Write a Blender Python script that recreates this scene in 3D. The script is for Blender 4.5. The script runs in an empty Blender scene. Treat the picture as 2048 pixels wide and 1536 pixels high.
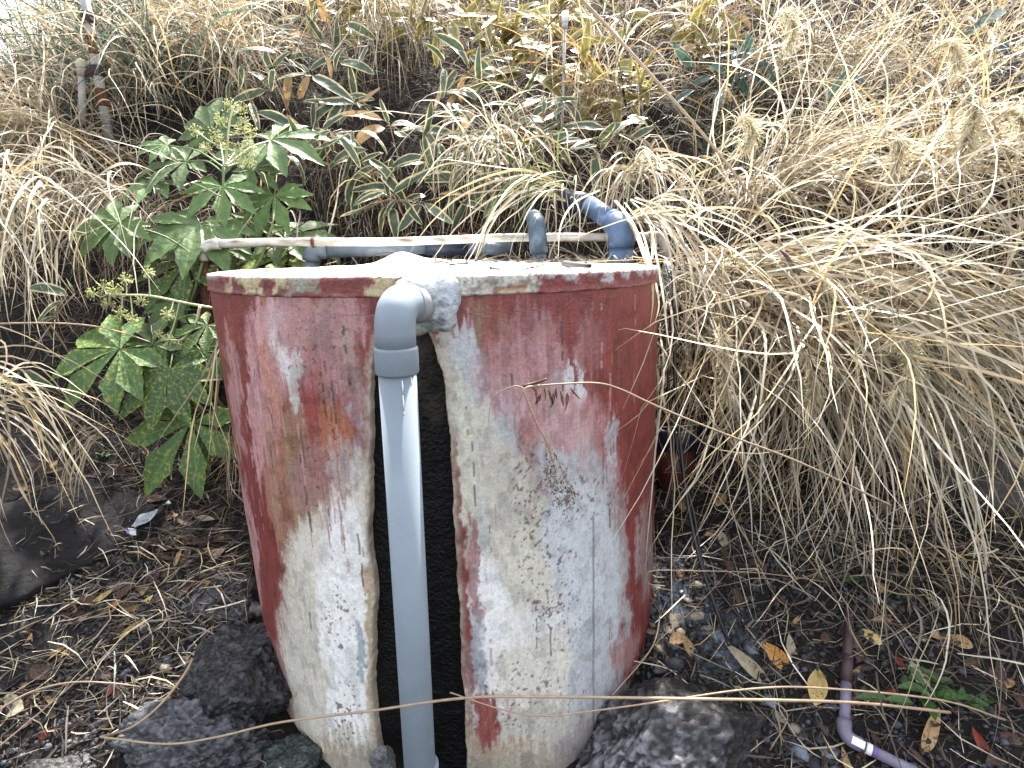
import bpy, math, random
import numpy as np
from mathutils import Vector, Matrix, Euler, Quaternion
random.seed(7)
RNG = np.random.default_rng(11)
SC = bpy.context.scene
COL = SC.collection
RAD = math.radians

# ---------------------------------------------------------------- camera, sky, sun, exposure
FPX = 1122.0
CAM = Vector((0.0, -2.3, 1.356))
cd = bpy.data.cameras.new('camera')
cam = bpy.data.objects.new('camera', cd)
COL.objects.link(cam)
cd.sensor_width = 36.0
cd.lens = 36.0 * FPX / 2048.0
cd.clip_start = 0.02
cd.clip_end = 500.0
CM3 = Euler((RAD(76.8), 0, 0)).to_matrix() @ Matrix.Rotation(RAD(-0.8), 3, 'Z')
cam.matrix_world = Matrix.Translation(CAM) @ CM3.to_4x4()
SC.camera = cam

SUN_EL, SUN_AZ = RAD(57.0), RAD(10.0)      # azimuth from +Y (behind the bank) towards +X
w = bpy.data.worlds.new('World')
SC.world = w
w.use_nodes = True
nt = w.node_tree
for n in list(nt.nodes):
    nt.nodes.remove(n)
sky = nt.nodes.new('ShaderNodeTexSky')
sky.sky_type = 'NISHITA'
sky.sun_disc = False
sky.sun_elevation = SUN_EL
sky.sun_rotation = SUN_AZ
sky.dust_density = 3.0
sky.air_density = 1.0
sky.ozone_density = 1.0
bg = nt.nodes.new('ShaderNodeBackground')
bg.inputs['Strength'].default_value = 0.15
wo = nt.nodes.new('ShaderNodeOutputWorld')
hs = nt.nodes.new('ShaderNodeHueSaturation')      # thin white cloud: a paler sky than clear air
hs.inputs['Saturation'].default_value = 0.32
nt.links.new(sky.outputs[0], hs.inputs['Color'])
nt.links.new(hs.outputs[0], bg.inputs['Color'])
nt.links.new(bg.outputs[0], wo.inputs['Surface'])
sl = bpy.data.lights.new('sun', 'SUN')
sl.energy = 4.6
sl.angle = RAD(1.5)
sl.color = (1.0, 0.95, 0.87)
sun = bpy.data.objects.new('sun', sl)
COL.objects.link(sun)
sdir = Vector((math.sin(SUN_AZ) * math.cos(SUN_EL), math.cos(SUN_AZ) * math.cos(SUN_EL), math.sin(SUN_EL)))
sun.rotation_euler = sdir.to_track_quat('Z', 'Y').to_euler()
SC.view_settings.view_transform = 'Standard'
SC.view_settings.look = 'None'
SC.view_settings.exposure = 2.3
SC.view_settings.gamma = 1.0
SC.view_settings.use_curve_mapping = False
SC.cycles.max_bounces = 6
SC.cycles.diffuse_bounces = 3
SC.cycles.transparent_max_bounces = 6
SC.cycles.use_denoising = True

# ---------------------------------------------------------------- helpers
def ray(px, py):
    return (CM3 @ Vector(((px - 1024) / FPX, -(py - 768) / FPX, -1.0)))

def at(px, py, Y):
    d = ray(px, py)
    return CAM + d * ((Y - CAM.y) / d.y)

def project(P):
    P = np.asarray(P, float)
    M = np.array(CM3)
    q = (P - np.array(CAM)) @ M
    return np.stack([1024 + FPX * q[:, 0] / -q[:, 2], 768 - FPX * q[:, 1] / -q[:, 2]], 1)

def _h(ix, iy, iz, seed):
    n = (ix.astype(np.int64) * 374761393 + iy.astype(np.int64) * 668265263 + iz.astype(np.int64) * 2147483647 + seed * 1274126177) & 0xFFFFFFFF
    n = ((n ^ (n >> 13)) * 1274126177) & 0xFFFFFFFF
    n = ((n ^ (n >> 16)) * 2246822519) & 0xFFFFFFFF
    n = n ^ (n >> 15)
    return (n & 0xFFFFFF) / float(0xFFFFFF)

def vn(p, seed=0):
    p = np.atleast_2d(np.asarray(p, float))
    i = np.floor(p).astype(np.int64)
    f = p - i
    f = f * f * (3 - 2 * f)
    r = 0
    for a in (0, 1):
        for b in (0, 1):
            for c in (0, 1):
                wgt = (f[:, 0] if a else 1 - f[:, 0]) * (f[:, 1] if b else 1 - f[:, 1]) * (f[:, 2] if c else 1 - f[:, 2])
                r = r + wgt * _h(i[:, 0] + a, i[:, 1] + b, i[:, 2] + c, seed)
    return r

def fbm(p, seed=0, octs=4, gain=0.5):
    p = np.atleast_2d(np.asarray(p, float))
    s, a, t = 0, 1.0, 0
    for o in range(octs):
        s = s + a * vn(p * (2.03 ** o) + o * 17.3, seed + o)
        t += a
        a *= gain
    return s / t

def sstep(a, b, x):
    t = np.clip((x - a) / (b - a), 0, 1)
    return t * t * (3 - 2 * t)

def mesh(name, V, F, col=None, uv=None, smooth=True):
    """V (n,3); F list of faces or (m,4)/(m,3) array; col (n,3); uv (n,2) per vertex"""
    me = bpy.data.meshes.new(name)
    V = np.asarray(V, np.float32)
    if isinstance(F, np.ndarray):
        k = F.shape[1]
        flat = F.reshape(-1).astype(np.int32)
        starts = np.arange(0, len(flat), k, dtype=np.int32)
        tot = np.full(len(F), k, np.int32)
    else:
        tot = np.array([len(f) for f in F], np.int32)
        flat = np.array([i for f in F for i in f], np.int32)
        starts = np.concatenate([[0], np.cumsum(tot)[:-1]]).astype(np.int32)
    me.vertices.add(len(V))
    me.vertices.foreach_set('co', V.reshape(-1))
    me.loops.add(len(flat))
    me.loops.foreach_set('vertex_index', flat)
    me.polygons.add(len(tot))
    me.polygons.foreach_set('loop_start', starts)
    me.polygons.foreach_set('loop_total', tot)
    me.polygons.foreach_set('use_smooth', np.full(len(tot), smooth))
    me.update(calc_edges=True)
    me.validate()
    if col is not None:
        a = me.color_attributes.new('Col', 'FLOAT_COLOR', 'POINT')
        c = np.ones((len(V), 4), np.float32)
        c[:, :3] = col
        a.data.foreach_set('color', c.reshape(-1))
    if uv is not None:
        l = me.uv_layers.new(name='UVMap')
        l.data.foreach_set('uv', np.asarray(uv, np.float32)[flat].reshape(-1))
    return me

def link(name, me, mat=None, parent=None):
    o = bpy.data.objects.new(name, me)
    COL.objects.link(o)
    if mat is not None and me is not None and len(me.materials) == 0:
        me.materials.append(mat)
    if parent is not None:
        o.parent = parent
    return o

def tag(o, label=None, cat=None, group=None, kind=None):
    for k, v in (('label', label), ('category', cat), ('group', group), ('kind', kind)):
        if v:
            o[k] = v
    return o

def empty(name, loc, label, cat, group=None):
    """the thing's root: parts are built in world coordinates and parented with the inverse kept"""
    o = bpy.data.objects.new(name, None)
    o.empty_display_size = 0.05
    o.location = loc
    COL.objects.link(o)
    return tag(o, label, cat, group)

def part(name, me, mat, root):
    o = link(name, me, mat)
    o.parent = root
    b = Vector((0, 0, 0))
    r = root
    while r is not None:
        b += r.location
        r = r.parent
    o.matrix_parent_inverse = Matrix.Translation(-b)
    return o

class MB:
    def __init__(s):
        s.v, s.f, s.c, s.n = [], [], [], 0
    def add(s, V, F, c=(1, 1, 1)):
        V = np.asarray(V, float)
        s.v.append(V)
        s.f += [[i + s.n for i in q] for q in (F.tolist() if isinstance(F, np.ndarray) else F)]
        c = np.asarray(c, float)
        s.c.append(np.tile(c, (len(V), 1)) if c.ndim == 1 else c)
        s.n += len(V)
        return s
    def mesh(s, name, smooth=True):
        return mesh(name, np.concatenate(s.v), s.f, np.concatenate(s.c), smooth=smooth)

def grid_faces(nu, nv, wrap=False):
    """nu columns x nv rows, index = r*nu + c"""
    r, c = np.meshgrid(np.arange(nv - 1), np.arange(nu if wrap else nu - 1), indexing='ij')
    c2 = (c + 1) % nu
    return np.stack([r * nu + c, r * nu + c2, (r + 1) * nu + c2, (r + 1) * nu + c], -1).reshape(-1, 4)

def bez(pts, n=8):
    """Catmull-Rom through pts"""
    P = [np.array(p, float) for p in pts]
    P = [2 * P[0] - P[1]] + P + [2 * P[-1] - P[-2]]
    out = []
    for i in range(1, len(P) - 2):
        for k in range(n):
            t = k / n
            out.append(0.5 * ((2 * P[i]) + (-P[i - 1] + P[i + 1]) * t + (2 * P[i - 1] - 5 * P[i] + 4 * P[i + 1] - P[i + 2]) * t * t + (-P[i - 1] + 3 * P[i] - 3 * P[i + 1] + P[i + 2]) * t ** 3))
    out.append(P[-2])
    return np.array(out)

def tube(path, rad, k=12, caps=True):
    P = np.asarray(path, float)
    n = len(P)
    R = np.full(n, rad) if np.isscalar(rad) else np.asarray(rad, float)
    T = np.gradient(P, axis=0)
    T /= np.linalg.norm(T, axis=1)[:, None] + 1e-12
    up = np.array([0, 0, 1.0]) if abs(T[0][2]) < 0.9 else np.array([1.0, 0, 0])
    N = np.cross(T[0], up)
    N /= np.linalg.norm(N)
    V = []
    a = np.linspace(0, 2 * np.pi, k, endpoint=False)
    for i in range(n):
        N = N - T[i] * (N @ T[i])
        N /= np.linalg.norm(N) + 1e-12
        B = np.cross(T[i], N)
        V.append(P[i] + R[i] * (np.cos(a)[:, None] * N + np.sin(a)[:, None] * B))
    V = np.concatenate(V)
    F = [list(q) for q in grid_faces(k, n, True)]
    if caps:
        F.append(list(range(k))[::-1])
        F.append([(n - 1) * k + j for j in range(k)])
    return V, F

def tube_mesh(name, path, rad, k=12, caps=True):
    V, F = tube(path, rad, k, caps)
    return mesh(name, V, F)

def arc(A, B, C, r, n=8):
    """polyline A-B-C with the corner at B rounded by radius r"""
    A, B, C = (np.array(p, float) for p in (A, B, C))
    u, v = A - B, C - B
    lu, lv = np.linalg.norm(u), np.linalg.norm(v)
    u, v = u / lu, v / lv
    ang = math.acos(np.clip(u @ v, -1, 1))
    d = min(r / math.tan(ang / 2), lu * .95, lv * .95)
    p, q = B + u * d, B + v * d
    return np.array([(1 - t) ** 2 * p + 2 * t * (1 - t) * (B * .96 + (p + q) * .02) + t * t * q for t in np.linspace(0, 1, n)])

# ---------------------------------------------------------------- materials
def mat(name, base=(0.5, 0.5, 0.5), rough=0.6, attr=False, noise=0.0, scale=20.0, bump=0.0, bscale=60.0, trans=0.0, spec=0.5, stretch=(1, 1, 1), dark=None, coat=0.0):
    m = bpy.data.materials.new(name)
    m.use_nodes = True
    t = m.node_tree
    N, L = t.nodes, t.links
    b = N['Principled BSDF']
    out = N['Material Output']
    b.inputs['Roughness'].default_value = rough
    b.inputs['Specular IOR Level'].default_value = spec
    b.inputs['Coat Weight'].default_value = coat
    if attr:
        a = N.new('ShaderNodeVertexColor')
        a.layer_name = 'Col'
        c = a.outputs['Color']
    else:
        a = N.new('ShaderNodeRGB')
        a.outputs[0].default_value = (*base, 1)
        c = a.outputs[0]
    tc = N.new('ShaderNodeTexCoord')
    mp = N.new('ShaderNodeMapping')
    mp.inputs['Scale'].default_value = stretch
    L.new(tc.outputs['Object'], mp.inputs['Vector'])
    if noise > 0:
        nz = N.new('ShaderNodeTexNoise')
        nz.inputs['Scale'].default_value = scale
        nz.inputs['Detail'].default_value = 6
        nz.inputs['Roughness'].default_value = 0.65
        L.new(mp.outputs[0], nz.inputs['Vector'])
        cr = N.new('ShaderNodeValToRGB')
        cr.color_ramp.elements[0].position = 0.3
        cr.color_ramp.elements[1].position = 0.7
        cr.color_ramp.elements[0].color = (*((1 - noise,) * 3 if dark is None else dark), 1)
        cr.color_ramp.elements[1].color = (1 + 0.3 * noise,) * 3 + (1,)
        L.new(nz.outputs['Fac'], cr.inputs['Fac'])
        mx = N.new('ShaderNodeMix')
        mx.data_type = 'RGBA'
        mx.blend_type = 'MULTIPLY'
        mx.inputs[0].default_value = 1
        L.new(c, mx.inputs[6])
        L.new(cr.outputs['Color'], mx.inputs[7])
        c = mx.outputs[2]
    L.new(c, b.inputs['Base Color'])
    if bump > 0:
        n2 = N.new('ShaderNodeTexNoise')
        n2.inputs['Scale'].default_value = bscale
        n2.inputs['Detail'].default_value = 5
        L.new(mp.outputs[0], n2.inputs['Vector'])
        bp = N.new('ShaderNodeBump')
        bp.inputs['Strength'].default_value = bump
        bp.inputs['Distance'].default_value = 0.01
        L.new(n2.outputs['Fac'], bp.inputs['Height'])
        L.new(bp.outputs[0], b.inputs['Normal'])
    if trans > 0:
        tr = N.new('ShaderNodeBsdfTranslucent')
        L.new(c, tr.inputs['Color'])
        ms = N.new('ShaderNodeMixShader')
        ms.inputs[0].default_value = trans
        L.new(b.outputs[0], ms.inputs[1])
        L.new(tr.outputs[0], ms.inputs[2])
        L.new(ms.outputs[0], out.inputs['Surface'])
    return m

M = {}
M['paint'] = mat('flaking_paint', attr=True, rough=0.45, noise=0.22, scale=130, bump=0.22, bscale=150, spec=0.4)
M['lip'] = mat('lichened_rim', attr=True, rough=0.7, noise=0.3, scale=120, bump=0.6, bscale=110)
M['black'] = mat('black_wet_slime', attr=True, rough=0.42, noise=0.6, scale=50, bump=0.8, bscale=90, spec=0.2)
M['lid'] = mat('pale_plaster', attr=True, rough=0.8, noise=0.06, scale=30, bump=0.2, bscale=60)
M['mortar'] = mat('grey_mortar', attr=True, rough=0.85, noise=0.4, scale=60, bump=0.7, bscale=90)
M['pvc'] = mat('grey_plastic_pipe', (0.19, 0.23, 0.268), rough=0.55, noise=0.10, scale=8, bump=0.03, bscale=200, spec=0.5)
M['pvc_dark'] = mat('grey_plastic_collar', (0.165, 0.20, 0.232), rough=0.55, noise=0.1, scale=15)
M['glue'] = mat('dried_glue', (0.75, 0.77, 0.78), rough=0.4)
M['rail'] = mat('weathered_white_pipe', attr=True, rough=0.5, noise=0.3, scale=70, stretch=(.3, 1, 1), bump=0.2, bscale=150)
M['rust'] = mat('rust', (0.14, 0.05, 0.022), rough=0.85, noise=0.7, scale=60, bump=0.7, bscale=150)
M['bluepipe'] = mat('faded_blue_pipe', (0.065, 0.115, 0.21), rough=0.3, noise=0.35, scale=14, bump=0.1, bscale=80)
M['bluegrey'] = mat('dirty_blue_grey_pipe', (0.065, 0.105, 0.15), rough=0.4, noise=0.65, scale=24, bump=0.2, bscale=120)
M['stick'] = mat('dark_wet_stick', (.018, .013, .012), rough=.7)
M['darkblue'] = mat('dark_blue_socket', (0.012, 0.02, 0.045), rough=0.4, noise=0.3, scale=30)
M['slate'] = mat('grey_pipe_behind', (0.12, 0.155, 0.19), rough=0.45, noise=0.4, scale=20)
M['hose'] = mat('black_hose', (0.008, 0.009, 0.013), rough=0.35)
M['soil'] = mat('dark_soil', attr=True, rough=0.85, noise=0.75, scale=24, bump=1.0, bscale=45, spec=0.3)

def leaf_mat(name, body, margin=None, vein=None, mottle=None, mscale=9.0, mpos=(.5, .68), m0=.60, m1=.80, rough=.38, trans=.25, stripes=0.0):
    """leaf colour from the leaf's own UV: midrib, pale margin, mottling"""
    m = bpy.data.materials.new(name)
    m.use_nodes = True
    t = m.node_tree
    N, L = t.nodes, t.links
    b = N['Principled BSDF']
    out = N['Material Output']
    b.inputs['Roughness'].default_value = rough
    uv = N.new('ShaderNodeUVMap')
    sx = N.new('ShaderNodeSeparateXYZ')
    L.new(uv.outputs[0], sx.inputs[0])
    def math_(op, a, b_=None):
        n = N.new('ShaderNodeMath')
        n.operation = op
        for i, v in enumerate((a, b_)):
            if v is None:
                continue
            if isinstance(v, (int, float)):
                n.inputs[i].default_value = v
            else:
                L.new(v, n.inputs[i])
        return n.outputs[0]
    def ramp(f, a, b_):
        n = N.new('ShaderNodeMapRange')
        n.inputs['From Min'].default_value = a
        n.inputs['From Max'].default_value = b_
        n.interpolation_type = 'SMOOTHSTEP'
        L.new(f, n.inputs['Value'])
        return n.outputs[0]
    def mix(c, f, col):
        n = N.new('ShaderNodeMix')
        n.data_type = 'RGBA'
        L.new(f, n.inputs[0])
        if isinstance(c, tuple):
            n.inputs[6].default_value = (*c, 1)
        else:
            L.new(c, n.inputs[6])
        n.inputs[7].default_value = (*col, 1)
        return n.outputs[2]
    au = math_('ABSOLUTE', math_('MULTIPLY', math_('SUBTRACT', sx.outputs[0], .5), 2.0))
    tc = N.new('ShaderNodeTexCoord')
    oi = N.new('ShaderNodeObjectInfo')
    off = N.new('ShaderNodeVectorMath')
    off.operation = 'ADD'
    sc_ = N.new('ShaderNodeVectorMath')
    sc_.operation = 'SCALE'
    sc_.inputs['Scale'].default_value = 1.0
    L.new(tc.outputs['Object'], off.inputs[0])
    cx = N.new('ShaderNodeCombineXYZ')
    L.new(math_('MULTIPLY', oi.outputs['Random'], 40.0), cx.inputs[0])
    L.new(cx.outputs[0], off.inputs[1])
    nz = N.new('ShaderNodeTexNoise')
    nz.inputs['Scale'].default_value = mscale
    nz.inputs['Detail'].default_value = 5
    L.new(off.outputs[0], nz.inputs['Vector'])
    c = mix(body, ramp(nz.outputs['Fac'], .3, .7), tuple(x * 1.45 for x in body))
    # leaf to leaf variation
    hv = N.new('ShaderNodeHueSaturation')
    L.new(c, hv.inputs['Color'])
    L.new(math_('ADD', math_('MULTIPLY', oi.outputs['Random'], .5), .75), hv.inputs['Value'])
    c = hv.outputs[0]
    if mottle:
        f = math_('ADD', nz.outputs['Fac'], math_('MULTIPLY', au, .06))
        c = mix(c, ramp(f, *mpos), mottle)
    if stripes:
        wv = math_('SINE', math_('MULTIPLY', sx.outputs[0], 95.0))
        c = mix(c, math_('MULTIPLY', ramp(wv, .2, .9), stripes), margin or vein)
    if vein:
        c = mix(c, ramp(au, .055, .02), vein)
    if margin:
        f = math_('ADD', au, math_('MULTIPLY', math_('SUBTRACT', nz.outputs['Fac'], .5), .5))
        c = mix(c, ramp(f, m0, m1), margin)
    L.new(c, b.inputs['Base Color'])
    bp = N.new('ShaderNodeBump')
    bp.inputs['Strength'].default_value = .35
    bp.inputs['Distance'].default_value = .02
    L.new(nz.outputs['Fac'], bp.inputs['Height'])
    L.new(bp.outputs[0], b.inputs['Normal'])
    tr = N.new('ShaderNodeBsdfTranslucent')
    L.new(c, tr.inputs['Color'])
    ms = N.new('ShaderNodeMixShader')
    ms.inputs[0].default_value = trans
    L.new(b.outputs[0], ms.inputs[1])
    L.new(tr.outputs[0], ms.inputs[2])
    L.new(ms.outputs[0], out.inputs['Surface'])
    return m

M['grass'] = mat('dry_grass_blade', attr=True, rough=0.5, trans=0.35, spec=0.4)
M['litter'] = mat('leaf_litter', attr=True, rough=0.7, trans=0.1)
M['fatsia'] = leaf_mat(rough=.55, name='aralia_leaf', body=(.070, .120, .036), vein=(.12, .20, .06), mottle=(.16, .19, .05), mpos=(.60, .74))
M['fatsia_spot'] = leaf_mat(rough=.55, name='spotted_aralia_leaf', body=(.045, .098, .024), vein=(.12, .19, .05), mottle=(.27, .26, .035), mscale=22, mpos=(.53, .74))
M['fatsia_pale'] = leaf_mat(rough=.55, name='young_aralia_leaf', body=(.14, .21, .04), vein=(.30, .34, .10), mottle=(.28, .30, .05))
M['sasa'] = leaf_mat('bamboo_grass_leaf', (.040, .068, .036), margin=(.52, .44, .25), rough=.35, m0=.60, m1=.82)
M['sasa_y'] = leaf_mat('yellowing_bamboo_leaf', (.085, .10, .035), margin=(.50, .38, .12), stripes=.55, m0=.5, m1=.85, rough=.35)
M['sasa_g'] = leaf_mat('blue_green_bamboo_leaf', (.035, .075, .06), margin=(.42, .42, .33), m0=.86, m1=1.0, rough=.3)
M['leaf_tan'] = leaf_mat('tan_dead_leaf', (.33, .215, .10), vein=(.20, .12, .05), mottle=(.16, .09, .04), mpos=(.56, .7), rough=.6)
M['leaf_yellow'] = leaf_mat('yellow_dead_leaf', (.46, .34, .12), vein=(.30, .20, .07), mottle=(.20, .12, .05), mpos=(.64, .72), rough=.6)
M['leaf_orange'] = leaf_mat('orange_dead_leaf', (.40, .19, .045), vein=(.22, .1, .03), mottle=(.12, .05, .02), mpos=(.6, .7), rough=.6)
M['leaf_brown'] = leaf_mat('brown_dead_leaf', (.075, .042, .028), vein=(.13, .08, .05), mottle=(.03, .018, .012), mpos=(.5, .7), rough=.65)
M['leaf_pale'] = leaf_mat('pale_dead_leaf', (.42, .36, .25), vein=(.28, .21, .12), mottle=(.22, .16, .1), mpos=(.6, .72), rough=.65)
M['leaf_red'] = leaf_mat('red_dead_leaf', (.16, .025, .015), vein=(.2, .05, .02), rough=.5)
M['weed'] = leaf_mat('green_weed_leaf', (.035, .075, .018), vein=(.10, .16, .06))
M['stem_g'] = mat('green_stem', (.10, .15, .045), rough=.45)
M['umbel'] = mat('pale_green_flower', (.42, .44, .18), rough=.6, trans=.15)
M['umbel_stalk'] = mat('pale_flower_stalk', (.36, .37, .20), rough=.5)
M['drystem'] = mat('dry_stem', (.30, .215, .14), rough=.55, noise=.3, scale=40)
M['darkstem'] = mat('dark_bramble_stem', (.075, .038, .028), rough=.5, noise=.3, scale=40)
M['rock'] = mat('black_rock', attr=True, rough=.55, noise=.6, scale=38, bump=1.0, bscale=42, spec=.35)
M['slab'] = mat('dark_slab', (.014, .0135, .015), rough=.9, noise=.8, scale=13, bump=.9, bscale=38, spec=.2)
M['slab_grey'] = mat('grey_concrete_slab', (.085, .08, .072), rough=.9, noise=.6, scale=18, bump=.8, bscale=40, spec=.2)
M['peb_tan'] = mat('tan_pebble', (.20, .17, .125), rough=.6, noise=.4, scale=4)
M['peb_dark'] = mat('dark_wet_pebble', (.030, .033, .042), rough=.6, noise=.6, scale=5, bump=.3, bscale=9, spec=.3)
M['peb_blue'] = mat('blue_grey_pebble', (.12, .15, .19), rough=.5, noise=.5, scale=4)
M['lilac'] = mat('lilac_pipe', (.17, .155, .215), rough=.5, noise=.4, scale=18, bump=.05)
M['redpipe'] = mat('reddened_pipe', (.06, .032, .036), rough=.55, noise=.5, scale=30)
M['white'] = mat('white_label', (.7, .7, .7), rough=.5)
M['purple'] = mat('purple_band', (.12, .08, .22), rough=.5)
M['bucket'] = mat('dark_red_bucket', (.075, .016, .014), rough=.5, noise=.3, scale=20)
M['foil'] = mat('clear_wrapper', (.35, .38, .42), rough=.25, noise=.5, scale=20)
M['blueprint'] = mat('blue_print', (.12, .14, .5), rough=.4)
M['steelpole'] = mat('galvanised_pole', (.34, .33, .32), rough=.55, noise=.3, scale=16, bump=.1)
M['clamp'] = mat('rusted_clamp', (.045, .022, .03), rough=.7, noise=.5, scale=60, bump=.4, bscale=100)
M['yellowcap'] = mat('pale_cap', (.36, .34, .25), rough=.5)
M['palestraw'] = mat('pale_straw_stem', (.52, .45, .33), rough=.5)
M['pvc_old'] = mat('yellowed_pipe_stub', (.25, .255, .245), rough=.55, noise=.25, scale=30)
# ---------------------------------------------------------------- terrain
def mixc(c, m, colr):
    m = np.clip(m, 0, 1)[:, None]
    return c * (1 - m) + np.asarray(colr) * m
XC, YC, TR, ZT = -0.272, 0.0, 0.838, 1.30        # tank axis, radius, top of rim
_ys = np.array([-60, -8, -3, -1.5, -0.9, -0.2, 0.4, 0.85, 1.12, 1.4, 1.8, 2.4, 3.2, 4.6, 9, 60.0])
_zs = np.array([-3, -2.4, -1.25, -0.66, -0.40, 0.02, 0.34, 0.72, 1.20, 1.62, 2.15, 2.82, 3.55, 4.5, 5.6, 9.0])
_yd = np.linspace(-60, 60, 4801)
_zd = np.interp(_yd, _ys, _zs)
_k = np.exp(-0.5 * (np.arange(-12, 13) / 4.0) ** 2)
_zd = np.convolve(np.pad(_zd, 12, mode='edge'), _k / _k.sum(), 'valid')

def G0(x, y):
    x, y = np.asarray(x, float), np.asarray(y, float)
    s = 0.55 * np.clip(x - 0.75, 0, 3) + 0.50 * np.clip(-x - 1.15, 0, 3)
    s = s * (1 - 0.75 * sstep(0.2, 1.6, y))
    z = np.interp(y + s, _yd, _zd)
    # the right bank stands up steeply just behind the tank's shoulder
    yy = y + 0.10 * np.clip(x - 1.0, 0, 2)
    z = z + 0.62 * sstep(0.58, 0.95, x) * sstep(0.26, 0.50, yy) * (1 - sstep(0.75, 1.5, yy))
    z = z + 0.06 * sstep(.3, .7, x) * (1 - sstep(-.3, .2, y))
    z = z - 1.5 * sstep(2.9, 5.2, -x) * sstep(0.8, 3.0, y)
    return z

def G(x, y):
    x, y = np.atleast_1d(np.asarray(x, float)), np.atleast_1d(np.asarray(y, float))
    x, y = np.broadcast_arrays(x, y)
    sh = x.shape
    x, y = x.reshape(-1), y.reshape(-1)
    z = G0(x, y)
    p = np.stack([x, y, z], 1)
    a = 0.06 + 0.10 * sstep(0.7, 1.6, y)
    z = z + a * (fbm(p * 2.3, 5, 4) - 0.5) * 2 + 0.03 * (fbm(p * 11, 9, 3) - 0.5)
    r = np.hypot(x - XC - .036, y - YC)
    # the ground dips into a narrow gap against the tank wall, and stays below the lid inside it
    z = z - 0.05 * np.exp(-((r - TR) / 0.05) ** 2)
    z = np.where(r < TR - 0.02, np.minimum(z - 0.25, -0.5), z)
    return z.reshape(sh)

def g1(x, y):
    return float(G(x, y)[0])

def on_ground(px, py, lift=0.0):
    d = ray(px, py)
    d = d / d.length
    ts = np.arange(0.5, 9, 0.01)
    P = np.array(CAM)[None] + ts[:, None] * np.array(d)[None]
    below = P[:, 2] < G(P[:, 0], P[:, 1])
    i = int(np.argmax(below)) if below.any() else len(ts) - 1
    p = P[i]
    return Vector((p[0], p[1], g1(p[0], p[1]) + lift))

def gnormal(x, y, e=0.04):
    zx = (g1(x + e, y) - g1(x - e, y)) / (2 * e)
    zy = (g1(x, y + e) - g1(x, y - e)) / (2 * e)
    return Vector((-zx, -zy, 1)).normalized()

gx = np.concatenate([[-60, -30, -15, -9], np.linspace(-6.5, -2.6, 60), np.linspace(-2.55, 2.55, 330), np.linspace(2.6, 6.5, 60), [9, 15, 30, 60]])
gy = np.concatenate([[-60, -25, -10, -5, -3], np.linspace(-2, -1.2, 12), np.linspace(-1.18, 1.4, 180), np.linspace(1.42, 4.6, 120), np.linspace(4.8, 9, 14), [14, 25, 40, 60]])
GX, GY = np.meshgrid(gx, gy)
GZ = G(GX, GY)
gv = np.stack([GX.ravel(), GY.ravel(), GZ.ravel()], 1)
n1 = fbm(gv * 3.1, 21, 4)[:, None]
n2 = fbm(gv * 14, 31, 3)[:, None]
soil = np.array([0.005, 0.0045, 0.0045]) * (1 - n1) + np.array([0.016, 0.012, 0.010]) * n1
straw = np.array([0.05, 0.04, 0.03])
soil = soil * (0.6 + 0.8 * n2)
up = sstep(1.0, 2.2, gv[:, 1])[:, None]
soil = soil * (1 - 0.35 * up) + straw * 0.35 * up * n2
# mineral crust left by the overflow, pale and bluish, either side of the tank foot
for (px, py, rr, cc) in ((1350, 1215, 0.14, (0.20, 0.25, 0.31)), (1330, 1130, .08, (.16, .21, .25)), (500, 1230, 0.13, (0.34, 0.33, 0.30)), (1440, 1290, 0.12, (0.16, 0.21, 0.26)), (430, 1200, .12, (.16, .17, .2))):
    c = on_ground(px, py)
    d = np.hypot(gv[:, 0] - c.x, gv[:, 1] - c.y)
    k = (np.clip(1.25 - d / rr, 0, 1) * sstep(0.40, 0.56, fbm(gv * 22, 41, 4)))[:, None]
    soil = soil * (1 - k) + np.array(cc) * k
ground = link('ground', mesh('ground', gv, grid_faces(len(gx), len(gy)), soil), M['soil'])
tag(ground, kind='structure')

# ---------------------------------------------------------------- the concrete tank
LEAN = 0.028        # the old tank leans a touch
def cyl(phi, z, r):
    """phi from the camera-facing side (-Y), positive towards +X"""
    return np.stack([XC + LEAN * (ZT - z) + r * np.sin(phi), YC - r * np.cos(phi), z + 0 * phi], -1)

def hit(px, py, r=TR):
    d = ray(px, py)
    xc = XC
    for _ in range(4):
        p = _hit(d, xc, r)
        xc = XC + LEAN * (ZT - p.z)
    return math.atan2(p.x - xc, -(p.y - YC)), p.z

def _hit(d, xc, r):
    ox, oy = CAM.x - xc, CAM.y - YC
    a = d.x ** 2 + d.y ** 2
    b = 2 * (ox * d.x + oy * d.y)
    c = ox * ox + oy * oy - r * r
    q = b * b - 4 * a * c
    t = (-b - math.sqrt(max(q, 0))) / (2 * a)
    return CAM + d * t

tank = empty('water_tank', (XC, YC, -0.2), 'round concrete tank in flaking red paint with a black wet streak down its front', 'tank')
RED, PINK, WHITE = np.array([.195, .043, .038]), np.array([.47, .265, .265]), np.array([.76, .75, .725])
CREAM, BLUW, RUST = np.array([.56, .525, .45]), np.array([.46, .475, .49]), np.array([.30, .12, .06])
OLIVE, GREY, DARK = np.array([.17, .12, .075]), np.array([.30, .265, .255]), np.array([.03, .022, .02])

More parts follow.
